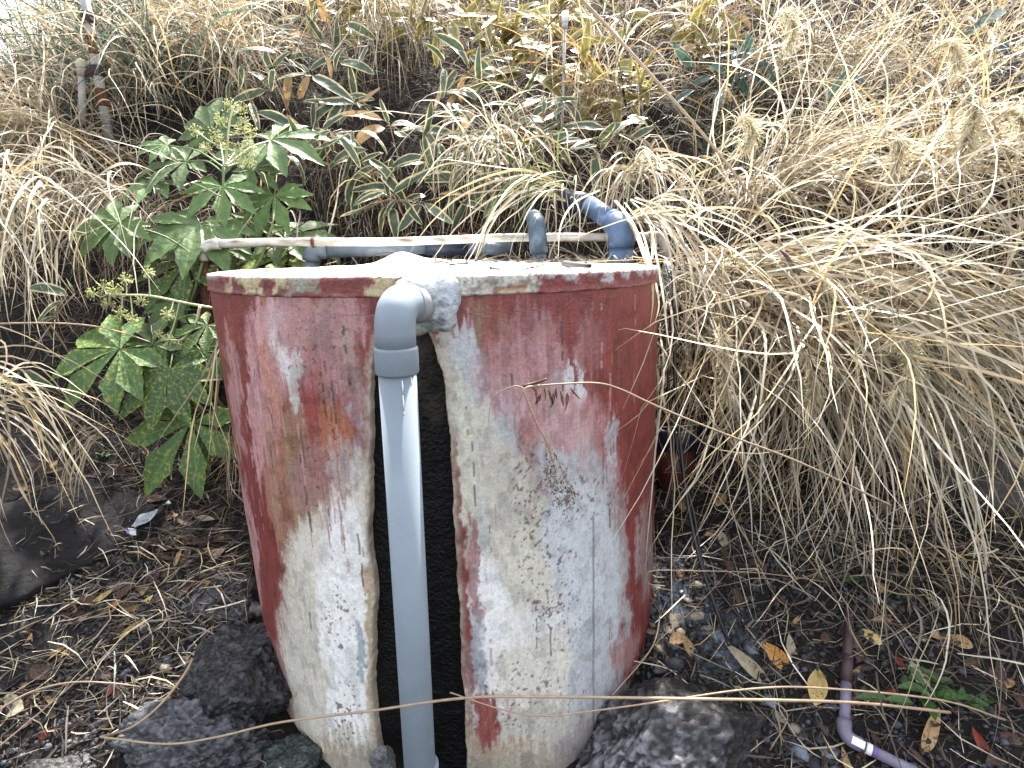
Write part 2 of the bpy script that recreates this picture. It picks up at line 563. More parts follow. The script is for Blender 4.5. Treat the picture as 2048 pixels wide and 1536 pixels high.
# paint wear: (px, py, half width, half height, lean, colour, strength, streakiness)
WEAR = [
 # left of the streak
 (565, 690, 62, 110, 0, PINK * 1.1, .6, .9), (560, 690, 36, 80, 0, PINK, .85, .8), (545, 660, 16, 60, 0, WHITE * .9, .55, 1), (575, 725, 14, 45, 0, WHITE * .9, .6, 1), (690, 640, 40, 55, 0, PINK, .6, 1),
 (610, 660, 28, 80, 0, RUST * 1.2, .65, 1), (650, 640, 26, 60, 0, OLIVE * 1.5, .6, 1), (540, 800, 22, 120, .06, PINK, .75, 1), (510, 830, 12, 150, .08, PINK * 1.1, .7, 1),
 (530, 690, 8, 130, .02, RUST * 1.4, .5, 1), (560, 880, 12, 160, .1, RUST * 1.3, .45, 1), (690, 760, 40, 80, 0, PINK * .8, .45, 1), (640, 830, 50, 120, .02, RED * 1.5, .6, .8),
 (670, 890, 30, 100, .02, RUST * 1.35, .5, 1), (600, 940, 34, 130, .08, OLIVE * 1.7, .5, 1), (575, 1060, 20, 130, .1, OLIVE * 1.9, .35, 1), (500, 1090, 12, 130, .13, PINK, .7, 1), (625, 1040, 30, 70, .05, OLIVE * 1.9, .45, 1),
 (715, 850, 14, 110, 0, GREY * 1.3, .45, 1), (715, 960, 26, 60, 0, CREAM, .9, .5), (690, 1040, 48, 80, 0, CREAM * 1.1, 1, .5), (660, 1180, 82, 150, .05, CREAM * 1.12, 1, .35), (660, 1350, 95, 180, .05, CREAM * 1.1, 1, .3),
 (690, 1100, 42, 80, 0, WHITE, .9, .4), (690, 1230, 50, 130, .02, WHITE * 1.04, 1, .3), (700, 1390, 42, 110, .02, WHITE * 1.04, .95, .3), (670, 1500, 90, 40, .1, CREAM * .95, .8, .4), (620, 1500, 80, 22, .6, OLIVE * 2.0, .5, .6),
 (723, 1320, 8, 60, 0, np.array([.33, .38, .40]), .75, .3), (742, 1250, 9, 160, .02, np.array([.42, .30, .16]), .7, .5), (748, 1430, 10, 120, .02, np.array([.50, .40, .26]), .6, .5), (738, 900, 5, 200, 0, np.array([.36, .27, .2]), .6, .5),
 (600, 1240, 34, 100, .08, CREAM * .9, .6, .5), (565, 1380, 16, 60, .2, np.array([.36, .16, .14]), .6, .6),
 (470, 780, 10, 130, .10, PINK, .5, 1), (600, 640, 60, 60, 0, PINK * .9, .55, 1), (640, 700, 60, 90, 0, PINK * .8, .5, .9), (525, 640, 22, 45, 0, PINK * 1.15, .7, .8), (590, 760, 12, 60, 0, WHITE * .8, .5, 1), (700, 700, 14, 60, 0, np.array([.40, .30, .25]), .6, 1), (545, 960, 12, 120, .1, np.array([.36, .20, .14]), .6, 1), (640, 960, 60, 60, 0, PINK * .7, .5, .9), (690, 920, 40, 50, 0, GREY * 1.3, .5, .9),
 # right of the streak
 (915, 700, 26, 60, .2, GREY * 1.5, .9, .9), (935, 770, 40, 110, .1, BLUW * .95, .9, .8), (900, 760, 14, 110, .1, CREAM * .8, .8, .8), (990, 830, 70, 80, 0, BLUW * .9, .85, .6), (1020, 790, 50, 50, 0, PINK, .55, .8),
 (960, 640, 26, 40, .1, OLIVE * 1.4, .5, 1), (1010, 700, 26, 80, .05, RUST * .9, .45, 1), (1085, 700, 40, 60, 0, PINK * .85, .45, 1), (1110, 790, 22, 60, 0, BLUW, .6, 1), (1135, 775, 8, 55, 0, BLUW * 1.15, .9, .4), (1160, 770, 9, 50, 0, BLUW * 1.2, .95, .4),
 (1110, 870, 70, 60, 0, GREY * 1.5, .7, .7), (1060, 860, 26, 46, .1, RED * .9, .75, .5), (1075, 930, 50, 50, 0, GREY, .55, .8), (1140, 940, 60, 70, 0, BLUW * .9, .7, .8), (1200, 930, 34, 110, 0, PINK * .9, .55, 1), (1225, 870, 10, 50, -.1, BLUW, .55, 1), (1195, 1010, 40, 90, 0, BLUW * .9, .6, .9),
 (960, 930, 40, 130, .05, CREAM, .95, .5), (930, 900, 14, 150, .05, np.array([.60, .58, .47]), .9, .4), (1020, 1010, 60, 110, .1, CREAM * .88, .9, .6), (975, 1080, 40, 100, .08, CREAM, .9, .4), (1060, 1080, 50, 120, .1, CREAM * .85, .9, .5),
 (1150, 1080, 60, 110, 0, BLUW * 1.08, .95, .35), (1190, 1180, 60, 150, 0, BLUW * 1.05, .95, .4), (1120, 1250, 90, 150, 0, BLUW * 1.15, .8, .4), (1050, 1220, 60, 150, .1, CREAM * 1.05, .9, .3), (1070, 1380, 120, 150, 0, WHITE * .86, 1, .3),
 (980, 1230, 36, 110, .12, WHITE * 1.04, 1, .2), (1010, 1310, 44, 80, .1, WHITE * 1.0, .9, .3), (1080, 1340, 90, 70, 0, CREAM * 1.15, .7, .4), (1080, 1460, 130, 60, 0, CREAM * .8, .8, .5), (1000, 1520, 100, 40, 0, OLIVE * 2.2, .6, .6),
 (1190, 1330, 50, 100, -.15, BLUW * .95, .8, .5), (950, 1140, 10, 110, .05, np.array([.33, .17, .17]), .7, .6), (955, 1310, 12, 90, .05, np.array([.30, .33, .36]), .6, .6), (968, 1060, 6, 90, .07, BLUW, .6, .5),
 (975, 1440, 24, 50, .05, RED * 1.25, .8, .6), (860, 1640, 520, 130, 0, np.array([.33, .295, .235]), .9, .3), (940, 1330, 8, 60, .02, RED, .5, .8), (1250, 1300, 26, 40, -.3, np.array([.36, .2, .19]), .6, .8), (1215, 1400, 60, 40, -.6, BLUW * .85, .7, .6), (1245, 1120, 10, 130, 0, GREY * 1.2, .5, 1), (1290, 1100, 14, 90, 0, GREY * 1.2, .5, 1),
 (1040, 740, 90, 70, 0, PINK * .9, .6, .9), (1120, 840, 90, 60, 0, PINK, .6, .8), (1060, 660, 60, 40, 0, PINK * .7, .4, 1), (1180, 700, 30, 60, 0, PINK * .8, .4, 1), (1180, 1500, 60, 60, 0, GREY * 1.1, .7, .5),
]

def wear_colour(P, phi, z):
    n = len(P)
    uv = project(P)
    st = np.stack([phi * 26, z * 2.2, 0 * z], 1)
    st2 = np.stack([phi * 75, z * 5.0, 0 * z + 4], 1)
    bl = np.stack([phi * 16, z * 16, 0 * z], 1)
    bl2 = np.stack([phi * 70, z * 70, 0 * z], 1)
    fine = .5 * vn(np.stack([phi * 210, z * 120, 0 * z], 1), 131) + .5 * vn(np.stack([phi * 120, z * 60, 0 * z + 7], 1), 137)
    nst, nst2, nbl, nbl2 = fbm(st, 51, 4), fbm(st2, 61, 4), fbm(bl, 71, 5), fbm(bl2, 81, 3)
    c = np.tile(RED, (n, 1)) * (0.86 + 0.28 * nbl)[:, None]
    px = uv[:, 0] + 34 * (nbl - .5) + 14 * (nbl2 - .5)
    py = uv[:, 1] + 90 * (nst2 - .5) + 40 * (nbl - .5)
    for (x, y, rx, ry, lean, colr, s, k) in WEAR:
        dy = (py - y) / ry
        dx = (px - x - lean * (py - y)) / rx
        d = dx * dx + dy * dy
        m = np.clip(1.75 - d, 0, 1.3)
        thr = k * (0.34 * nst + 0.26 * nst2 + .40 * fine) + (1 - k) * (0.34 * nbl + 0.20 * nbl2 + .46 * fine)
        thr = np.clip((thr - .5) * 2.3 + .5, .05, .95)
        soft = min(1.0, s * 1.1) * sstep(0.0, 1.15, m)
        a = .50 * soft + .50 * sstep(thr - .26, thr + .26, soft) * np.minimum(1, soft * 5)
        grain = (0.90 + 0.20 * nbl2)[:, None]
        c = c * (1 - a[:, None]) + (np.asarray(colr) * grain) * a[:, None]
    hair = fbm(np.stack([phi * 190, z * 3.0, 0 * z + 9], 1), 141, 3)
    redness = np.clip((c[:, 0] - c[:, 1]) / (c[:, 0] + .02), 0, 1)
    c = c * (1 + (.12 + .75 * redness) * (hair - .5) * (0.5 + nst))[:, None]
    c = c * (1 - .22 * sstep(.54, .66, fbm(np.stack([phi * 30, z * 24, 0 * z + 3], 1), 151, 5)))[:, None]
    c = c * (0.84 + .32 * fine)[:, None]
    # vertical run marks, dark and pale
    for i in range(150):
        rr = random.Random(i * 7 + 3)
        p0 = rr.uniform(-1.15, 1.15)
        z0 = rr.uniform(0.55, 1.24) if rr.random() < .7 else rr.uniform(0.0, .8)
        ln = rr.uniform(0.04, 0.24)
        wd = rr.uniform(0.0016, 0.0045)
        colr = DARK * 1.5 if rr.random() < .38 else (PINK if rr.random() < .65 else RUST)
        sel = np.abs(phi - p0) < 0.03
        if not sel.any():
            continue
        zz, pp = z[sel], phi[sel]
        wob = 0.006 * (vn(np.stack([zz * 30, 0 * zz + i, 0 * zz], 1), 5) - .5)
        a = sstep(wd * 1.6, wd * .5, np.abs(pp - p0 + wob)) * (zz < z0) * (zz > z0 - ln) * (vn(np.stack([zz * 45, 0 * zz + i * 3, 0 * zz], 1), 8) > .42) * .75
        c[sel] = c[sel] * (1 - a[:, None]) + colr * a[:, None]
    # pits in the plaster
    for (x, y, rx, ry, th) in ((675, 1240, 34, 70, .70), (690, 1430, 40, 70, .70), (1060, 990, 40, 110, .68), (1095, 1150, 50, 100, .69), (1130, 1240, 50, 60, .74), (1060, 1380, 110, 90, .75), (640, 700, 90, 110, .76), (1150, 990, 70, 60, .72), (650, 900, 60, 150, .78)):
        d = ((uv[:, 0] - x) / rx) ** 2 + ((uv[:, 1] - y) / ry) ** 2
        pit = .7 * vn(np.stack([phi * 78 + z * 50, z * 78 - phi * 50, 0 * z + x], 1), 3) + .3 * vn(np.stack([phi * 190 + z * 80, z * 190 - phi * 80, 0 * z + x], 1), 4) + .06
        a = sstep(th, th + .08, pit - 0.10 * d) * (d < 1.6) * .8
        c = c * (1 - a[:, None]) + np.array([.09, .06, .05]) * a[:, None]
    # the fine vertical crack on the right and a slanting one on the left
    a = sstep(3.0, 1.0, np.abs(uv[:, 0] - 1187 - 3 * (nbl - .5))) * (uv[:, 1] > 1030) * (uv[:, 1] < 1470) * .65
    c = c * (1 - a[:, None]) + np.array([.12, .12, .14]) * a[:, None]
    return np.clip(c, 0, .85)

zr = np.concatenate([np.linspace(-0.75, -0.36, 12), np.linspace(-0.355, 1.258, 470)])
Lp = [(760, 660), (750, 690), (742, 740), (737, 800), (737, 900), (738, 1000), (739, 1100), (748, 1170), (744, 1250), (742, 1350), (750, 1440), (757, 1500), (762, 1560)]
Rp = [(850, 655), (866, 690), (882, 740), (892, 800), (901, 870), (908, 950), (912, 1050), (916, 1150), (922, 1250), (928, 1350), (932, 1450), (935, 1520), (936, 1580)]
def edge(pts, seed):
    q = sorted([hit(*p)[::-1] for p in pts])
    e = np.interp(zr, [a for a, b in q], [b for a, b in q])
    zz = np.stack([zr * 9, 0 * zr, 0 * zr], 1)
    return e + 0.030 * (fbm(zz, seed, 5, .62) - .5)
eL, eR = edge(Lp, 91), edge(Rp, 95)
eL[zr > 1.20] = -0.02; eR[zr > 1.20] = 0.0
cols = 330
t = np.linspace(0, 1, cols) ** 1.12
Vs, Fs, Cs, off = [], [], [], 0
for (e, far, sg) in ((eL, -1.75, -1), (eR, 1.75, 1)):
    ph = e[:, None] + (far - e)[:, None] * t[None]
    zz = np.repeat(zr[:, None], cols, 1)
    rr = np.full_like(ph, TR)
    P0 = np.stack([ph.ravel() * 9, zz.ravel() * 9, 0 * zz.ravel()], 1)
    rr = rr + (0.004 * (fbm(P0, 3, 4) - .5) + 0.0016 * (fbm(P0 * 9, 4, 3) - .5)).reshape(rr.shape)
    de = np.abs(ph - e[:, None])
    bead = np.exp(-(de / 0.016) ** 2)
    rr = rr + 0.007 * bead * (fbm(P0 * 6, 14, 3)).reshape(rr.shape)
    # edge thickness: two columns rolled inwards
    ph = np.concatenate([e[:, None], e[:, None] - sg * 0.002, ph], 1)
    zz = np.concatenate([zz[:, :1]] * 2 + [zz], 1)
    rr = np.concatenate([np.full((len(zr), 1), TR - 0.045), np.full((len(zr), 1), TR - 0.006), rr], 1)
    nc = cols + 2
    P = cyl(ph.ravel(), zz.ravel(), rr.ravel())
    C = wear_colour(P, ph.ravel(), zz.ravel())
    bd = np.concatenate([np.ones((len(zr), 2)), bead], 1).ravel()
    bn = fbm(np.stack([ph.ravel() * 40, zz.ravel() * 40, 0 * bd], 1), 77, 4)
    lim = np.array([.36, .32, .25])[None] * (.5 + bn[:, None])
    a = (bd * (0.35 + .8 * bn))[:, None].clip(0, 1) * .9
    C = C * (1 - a) + lim * a
    f = grid_faces(nc, len(zr))
    if sg < 0:
        f = f[:, ::-1]
    Vs.append(P); Cs.append(C); Fs.append(f + off); off += len(P)
# back of the wall, coarse
ph = np.linspace(1.749, 2 * np.pi - 1.749, 40)
zb = np.array([-0.75, 0.3, 1.252])
PH, ZB = np.meshgrid(ph, zb)
P = cyl(PH.ravel(), ZB.ravel(), TR)
Vs.append(P); Cs.append(np.tile(RED, (len(P), 1))); Fs.append(grid_faces(40, 3) + off)
part('wall', mesh('tank_wall', np.concatenate(Vs), np.concatenate(Fs), np.concatenate(Cs)), M['paint'], tank)
# black slimy streak behind the broken-back coat
ph, zb = np.linspace(-0.30, 0.30, 60), np.linspace(-0.75, 1.24, 160)
PH, ZB = np.meshgrid(ph, zb)
pp = np.stack([PH.ravel() * 30, ZB.ravel() * 30, 0 * PH.ravel()], 1)
part('wet_streak', mesh('wet_streak', cyl(PH.ravel(), ZB.ravel(), TR - 0.032 + 0.008 * (fbm(pp, 12, 4) - .5)), grid_faces(60, 160), mixc(np.tile([.004, .004, .004], (len(pp), 1)), sstep(.85, 1.1, ZB.ravel() + .5 * (fbm(pp * .5, 13, 3) - .5)) * .8, np.array([.05, .036, .028]))), M['black'], tank)
# rim band, a little proud, with lichen, chips and a rusty scar
ph = np.linspace(-np.pi, np.pi, 1001)[:-1]
ph = np.sort(np.where(np.abs(ph) < 1.8, ph, ph))
prof = [(-.004, 1.2475), (.002, 1.247), (.0055, 1.2500), (.0050, 1.2545), (.0022, 1.259), (.002, 1.266), (.002, 1.274), (.002, 1.282), (.002, 1.292), (.0, 1.2985), (-.004, 1.3000), (-.018, 1.3015), (-.035, 1.302), (-.06, 1.302), (-.075, 1.299), (-.08, 1.27)]
PH = np.tile(ph, len(prof))
RR = np.repeat([TR + a for a, b in prof], len(ph))
ZZ = np.repeat([b for a, b in prof], len(ph))
q = np.stack([np.sin(PH) * 9, np.cos(PH) * 9, ZZ * 14], 1)
nn = fbm(q * 3, 15, 4)
nl = fbm(q * 1.4, 16, 4)
dz = 0.004 * (fbm(q * 2, 18, 3) - .5)
P = cyl(PH, ZZ + dz, RR + 0.007 * (nn - .5))
uv = project(P)
c = np.tile(RED * .95, (len(P), 1)) * (.8 + .4 * nn[:, None])
x = uv[:, 0]
front = P[:, 1] < 0.1
LICH, PALE = np.array([.50, .42, .24]), np.array([.52, .50, .44])
c = mixc(c, sstep(430, 480, x) * sstep(620, 560, x) * sstep(.46, .56, nn + .1 * (ZZ - 1.25) / .05) * .95, LICH)
c = mixc(c, sstep(560, 600, x) * sstep(690, 640, x) * sstep(.5, .56, nl) * .85, np.array([.32, .33, .26]))
c = mixc(c, sstep(600, 640, x) * sstep(770, 720, x) * sstep(.44, .60, nl) * .7, np.array([.20, .12, .08]))
c = mixc(c, sstep(722, 735, x) * sstep(800, 780, x) * sstep(.40, .5, nn) * .95, LICH * .9)
c = mixc(c, sstep(905, 925, x) * sstep(1078 , 1062, x + 60 * (nl - .5)), PALE * (.75 + .5 * .5))
c = mixc(c, sstep(920, 940, x) * sstep(1078, 1062, x) * sstep(.54, .62, nn) * .8, np.array([.20, .16, .12]))
c = mixc(c, sstep(1010, 1030, x) * sstep(1075, 1055, x) * sstep(.5, .58, nl) * sstep(1.27, 1.285, ZZ) * .8, np.array([.24, .30, .40]))
rs = np.exp(-((ZZ - 1.267 - 0.008 * (x - 1030) / 40) / .008) ** 2) * sstep(960, 1000, x) * sstep(1066, 1050, x)
c = mixc(c, rs * .9, np.array([.22, .07, .02]))
c = mixc(c, np.exp(-((ZZ - 1.257) / .006) ** 2) * sstep(985, 1005, x) * sstep(1062, 1045, x) * .7, np.array([.42, .25, .11]))
c = mixc(c, sstep(1066, 1080, x) * sstep(.44, .56, nn + 9 * (ZZ - 1.287)) * .85, np.array([.40, .38, .38]))
c = mixc(c, sstep(1196, 1205, x) * sstep(1245, 1235, x) * sstep(.45, .55, nn) * sstep(1.262, 1.275, ZZ) * .9, np.array([.45, .44, .45]))
c = mixc(c, sstep(440, 425, x) * sstep(1.28, 1.29, ZZ) * .8, np.array([.34, .30, .26]))
c = mixc(c, sstep(1.2965, 1.300, ZZ) * sstep(.38, .50, nn), np.array([.40, .38, .35]))
c = mixc(c, (ZZ < 1.254) * sstep(.45, .6, nl) * .6, np.array([.45, .22, .20]))
fx = fbm(q * 9, 44, 3)
c = c * (.62 + .76 * fx)[:, None]
c = mixc(c, sstep(.60, .68, fbm(q * 6, 45, 4)) * .65, np.array([.06, .045, .035]))
part('rim', mesh('tank_rim', P, grid_faces(len(ph), len(prof), True), c), M['lip'], tank)
# the pale plaster lid, heaped in the middle
nr, na = 46, 150
rr = np.linspace(0.0, TR - 0.012, nr)
aa = np.linspace(0, 2 * np.pi, na, endpoint=False)
RR, AA = np.meshgrid(rr, aa, indexing='ij')
X, Y = XC + RR.ravel() * np.sin(AA.ravel()), YC - RR.ravel() * np.cos(AA.ravel())
q = np.stack([X * 6, Y * 6, 0 * X], 1)
hz = 1.303 - 0.006 * sstep(.75, .85, RR.ravel()) + 0.012 * (fbm(q, 23, 4) - .5)
hz += 0.045 * np.exp(-((X - (-.46)) / .085) ** 2 - ((Y - 0.12) / .16) ** 2) + 0.022 * np.exp(-((X - (-.40)) / .28) ** 2 - ((Y - 0.25) / .22) ** 2) + .010 * np.exp(-((X + .05) / .35) ** 2 - ((Y - .35) / .2) ** 2)
hz -= 0.022 * sstep(-.75, -1.05, X)
lc = np.tile([.88, .87, .85], (len(X), 1))
dirt = sstep(.5, .62, fbm(q * 1.6, 29, 4)) * sstep(.25, .6, Y + .25 * fbm(q * 2, 30, 3)) + .6 * sstep(.80, .86, RR.ravel()) * sstep(.45, .6, fbm(q * 2, 36, 3))
lc = mixc(lc, dirt * .9, np.array([.10, .085, .07]))
lc = mixc(lc, sstep(-.80, -.98, X + .10 * (fbm(q * 3, 38, 3) - .5)) * .9, np.array([.12, .10, .085]))
lc = mixc(lc, sstep(.10, .30, X + .2 * (fbm(q * 2.5, 39, 3) - .5)) * sstep(-.45, -.2, Y + .3 * (fbm(q * 3, 40, 3) - .5)) * sstep(.40, .55, fbm(q * 3.5, 46, 4)) * .9, np.array([.06, .05, .045]))
part('lid', mesh('tank_lid', np.stack([X, Y, hz], 1), grid_faces(na, nr, True)[:, ::-1], lc), M['lid'], tank)
# mortar lump bedding the overflow stub
mc = hit(852, 600)
na, nr = 90, 22
aa = np.linspace(0, 2 * np.pi, na, endpoint=False)
outl = np.interp(aa, np.linspace(0, 2 * np.pi, 13), [.088, .10, .08, .062, .08, .088, .085, .09, .10, .08, .105, .09, .088])
outl *= 1 + .16 * (fbm(np.stack([np.cos(aa) * 3, np.sin(aa) * 3, 0 * aa], 1), 33, 3) - .5) * 2
ss = np.linspace(0, 1, nr)
S, A = np.meshgrid(ss, aa, indexing='ij')
OU = np.tile(outl, (nr, 1))
pl = mc[0] + (S * OU * np.cos(A)).ravel() / TR
pz = np.minimum(mc[1] + (S * OU * np.sin(A)).ravel(), 1.306)
q = np.stack([pl * 14, pz * 16, 0 * pl], 1)
bul = TR - .012 + .050 * np.sqrt(np.clip(1 - S.ravel() ** 2.4, 0, 1)) + .014 * (fbm(q * 2, 35, 4) - .5)
mcl = np.tile([.47, .495, .51], (len(pl), 1)) * (.6 + .8 * fbm(q * 2.5, 36, 4))[:, None]
mcl = mixc(mcl, sstep(.52, .62, fbm(q * 4, 37, 4)) * sstep(1.29, 1.22, pz) * .7, np.array([.09, .11, .13]))
mcl = mixc(mcl, sstep(.03, -.03, pl - mc[0]) * .5, np.array([.55, .52, .45]))
mcl = mixc(mcl, np.exp(-((pl - mc[0] - .068) / .022) ** 2 - ((pz - mc[1] - .0) / .024) ** 2) * 1.2, np.array([.48, .53, .58]))
part('mortar_patch', mesh('mortar_patch', cyl(pl, pz, bul), grid_faces(na, nr, True), mcl), M['mortar'], tank)

# ---------------------------------------------------------------- overflow pipe on the front
pr = 0.0445
base = at(840, 1536, -0.985)
ptop = at(793, 712, -1.012)
pipe = empty('overflow_pipe', (base.x, base.y, -0.4), 'fat grey plastic overflow pipe bent down the front of the red tank', 'pipe')
pdir = (base - ptop).normalized()
low = ptop + pdir * 1.75
stub0 = np.array(cyl(np.array([hit(853, 600)[0]]), np.array([1.216]), TR - 0.05)[0])
corner = np.array(ptop - pdir * 0.125)
sdirv = corner - stub0
jn = corner - sdirv / np.linalg.norm(sdirv) * 0.075
ebow = np.concatenate([[jn - sdirv / np.linalg.norm(sdirv) * .004], arc(jn, corner, np.array(ptop - pdir * 0.025), 0.085, 14), [np.array(ptop - pdir * 0.012)]])
sn = sdirv / np.linalg.norm(sdirv)
part('stub', tube_mesh('overflow_stub', [stub0, jn + sn * .01], pr * 1.0, 32), M['pvc_old'], pipe)
part('socket', tube_mesh('overflow_socket', [jn - sn * .010, jn - sn * .008, jn + sn * .002, jn + sn * .004], [pr * 1.04, pr * 1.11, pr * 1.11, pr * 1.05], 32), M['pvc_dark'], pipe)
part('elbow', tube_mesh('overflow_elbow', ebow, pr * 1.055, 32), M['pvc'], pipe)
a0, a1 = np.array(ptop - pdir * .020), np.array(ptop + pdir * .040)
ud = np.array(pdir)
part('collar', tube_mesh('overflow_collar', [a0 - ud * .003, a0, a0 + ud * .004, a1 - ud * .004, a1, a1 + ud * .003], [pr * 1.05, pr * 1.12, pr * 1.145, pr * 1.145, pr * 1.12, pr * 1.0], 32), M['pvc_dark'], pipe)
part('downpipe', tube_mesh('overflow_downpipe', [np.array(ptop + pdir * .03), np.array(low)], pr, 32), M['pvc'], pipe)
b1 = np.array(at(843, 1536, base.y) - pdir * .012)
part('coupling', tube_mesh('overflow_coupling', [b1 - ud * .002, b1, b1 + ud * .1], [pr * 1.0, pr * 1.10, pr * 1.10], 32), M['pvc'], pipe)
for (dx, z0, ln) in ((.018, .05, .03), (.018, .085, .035), (.0185, .125, .008), (.036, .045, .022)):
    pz_ = np.array(ptop + pdir * z0)
    oy = -math.sqrt(max(pr ** 2 - dx ** 2, 1e-6))
    p = pz_ + np.array([dx, oy - .0005, 0])
    part('glue_run', tube_mesh('glue_run', [p, p + ud * ln * .5 + np.array([.001, 0, 0]), p + ud * ln], [.0012, .0022, .0012], 6), M['glue'], pipe)

# ---------------------------------------------------------------- white rail pipe across the lid
YR = 0.46
rl = empty('rail_pipe', (-1.2, YR, 1.3), 'thin weathered white pipe running level across the tank lid', 'pipe')
A = at(408, 489, YR); B = at(1326, 471, YR + .12)
n = 60
path = np.array([A.lerp(B, k / (n - 1)) + Vector((0, 0, .004 * math.sin(k * .2))) for k in range(n)])
def rail_col(P, seed):
    q = np.array(P) * np.array([14, 40, 40])
    f = fbm(q, seed, 4)
    c = np.tile([.62, .60, .54], (len(P), 1))
    c = mixc(c, sstep(.42, .62, f) * .75, np.array([.30, .27, .22]))
    return mixc(c, sstep(.66, .70, f) * .9, np.array([.16, .07, .03]))
def rail_part(name, path, r):
    V, F = tube(path, r, 14)
    return part(name, mesh(name, V, F, rail_col(V, 5)), M['rail'], rl)
rr_ = .0205
rail_part('crossbar', path[2:-2], rr_)
dn = np.array([at(410, 524, YR)[i] for i in range(3)])
rail_part('elbow', np.concatenate([[path[2]], arc(path[2], path[0], dn, .055, 8), [dn]]), rr_ * 1.28)
l1 = np.array(at(411, 620, YR)); l1b = np.array(at(420, 760, YR))
part('leg', tube_mesh('rail_leg', [dn, l1, l1b + np.array([0, .05, -.2])], rr_ * .95, 12), M['rust'], rl)
rgt = np.array(at(1334, 520, YR + .12)); 
rail_part('elbow', np.concatenate([[path[-3]], arc(path[-3], path[-1], rgt, .055, 8), [rgt]]), rr_ * 1.28)
part('leg', tube_mesh('rail_leg', [rgt, rgt + np.array([.01, .03, -.35])], rr_ * .95, 12), M['slate'], rl)
for px in (430, 624):
    p = A.lerp(B, (px - 413) / 913.0)
    d = (B - A).normalized()
    part('rust_ring', tube_mesh('rust_ring', [p - d * .008, p + d * .008], rr_ * 1.22, 14), M['rust'], rl)
p = dn
part('rust_ring', tube_mesh('rust_ring', [p + np.array([0, 0, .006]), p - np.array([0, 0, .004])], rr_ * 1.4, 14), M['rust'], rl)

# ---------------------------------------------------------------- pipes standing behind the lid
def pipe_thing(name, label, pieces, loc):
    r = empty(name, loc, label, 'pipe')
    for (pn, path, rad, m) in pieces:
        part(pn, tube_mesh(pn, path, rad, 26), m, r)
    return r
def elbow_path(A, Bc, Cc, r):
    A, Bc, Cc = map(np.array, (A, Bc, Cc))
    return np.concatenate([[A], arc(A, Bc, Cc, r, 10), [Cc]])
# bright blue bend
y = 0.36
b0, b1, b2 = at(1241, 545, y), at(1243, 455, y), at(1180, 412, y + .34)
f2 = at(1125, 396, y + .62)
q1 = b1 + (b0 - b1).normalized() * .09
q2 = b1 + (b2 - b1).normalized() * .09
pipe_thing('blue_pipe', 'bright blue pipe bent down into the lid beside the thin pipe end', [
    ('riser', [q1, b0 + Vector((0, 0, -.06))], .056, M['bluepipe']),
    ('elbow', elbow_path(q1, b1, q2, .075), .060, M['bluepipe']),
    ('tail', [q2, b2], .050, M['bluepipe']),
    ('socket', [b2, f2], .056, M['darkblue'])], b0)
y = 0.40
c0, c1, c2 = at(1080, 530, y), at(1073, 445, y), at(1068, 436, y + .30)
q1 = c1 + (c0 - c1).normalized() * .07
pipe_thing('blue_grey_pipe', 'mottled blue grey pipe bend with a capped look standing on the lid', [
    ('riser', [at(1078, 505, y), c0 + Vector((0, 0, -.05))], .034, M['slate']),
    ('elbow', np.concatenate([[np.array(at(1078, 506, y))], elbow_path(q1, c1, c2, .05)]), .0425, M['bluegrey'])], c0)
y = 0.62
d0, d1, d2 = at(619, 545, y), at(624, 503, y), at(850, 494, y + .12)
q1 = d1 + (d0 - d1).normalized() * .05
q2 = d1 + (d2 - d1).normalized() * .07
d3 = at(960, 497, y + .2)
pipe_thing('slate_pipe', 'slate grey pipe lying level behind the white lid from a low bend', [
    ('riser', [q1, d0 + Vector((0, 0, -.2))], .038, M['slate']),
    ('elbow', elbow_path(q1, d1, q2, .04), .042, M['slate']),
    ('run', [q2, d2], .036, M['slate']),
    ('socket', [d2, d2.lerp(d3, .75)], .042, M['darkblue']),
    ('run', [d2.lerp(d3, .7), d3 + (d3 - d2) * .6], .036, M['slate'])], d0)
# ================================================================= vegetation
STRAW = [(.47, .405, .28), (.36, .295, .19), (.55, .49, .38), (.28, .225, .155), (.62, .57, .47), (.42, .32, .165), (.54, .48, .36)]
DULL = [(.12, .094, .07), (.06, .046, .038), (.20, .162, .12), (.032, .026, .023), (.28, .235, .18)]
GREENS = [(.13, .17, .05), (.20, .22, .07), (.09, .14, .06), (.33, .32, .13)]
BLUEG = [(.06, .11, .08), (.08, .13, .10), (.12, .16, .11)]

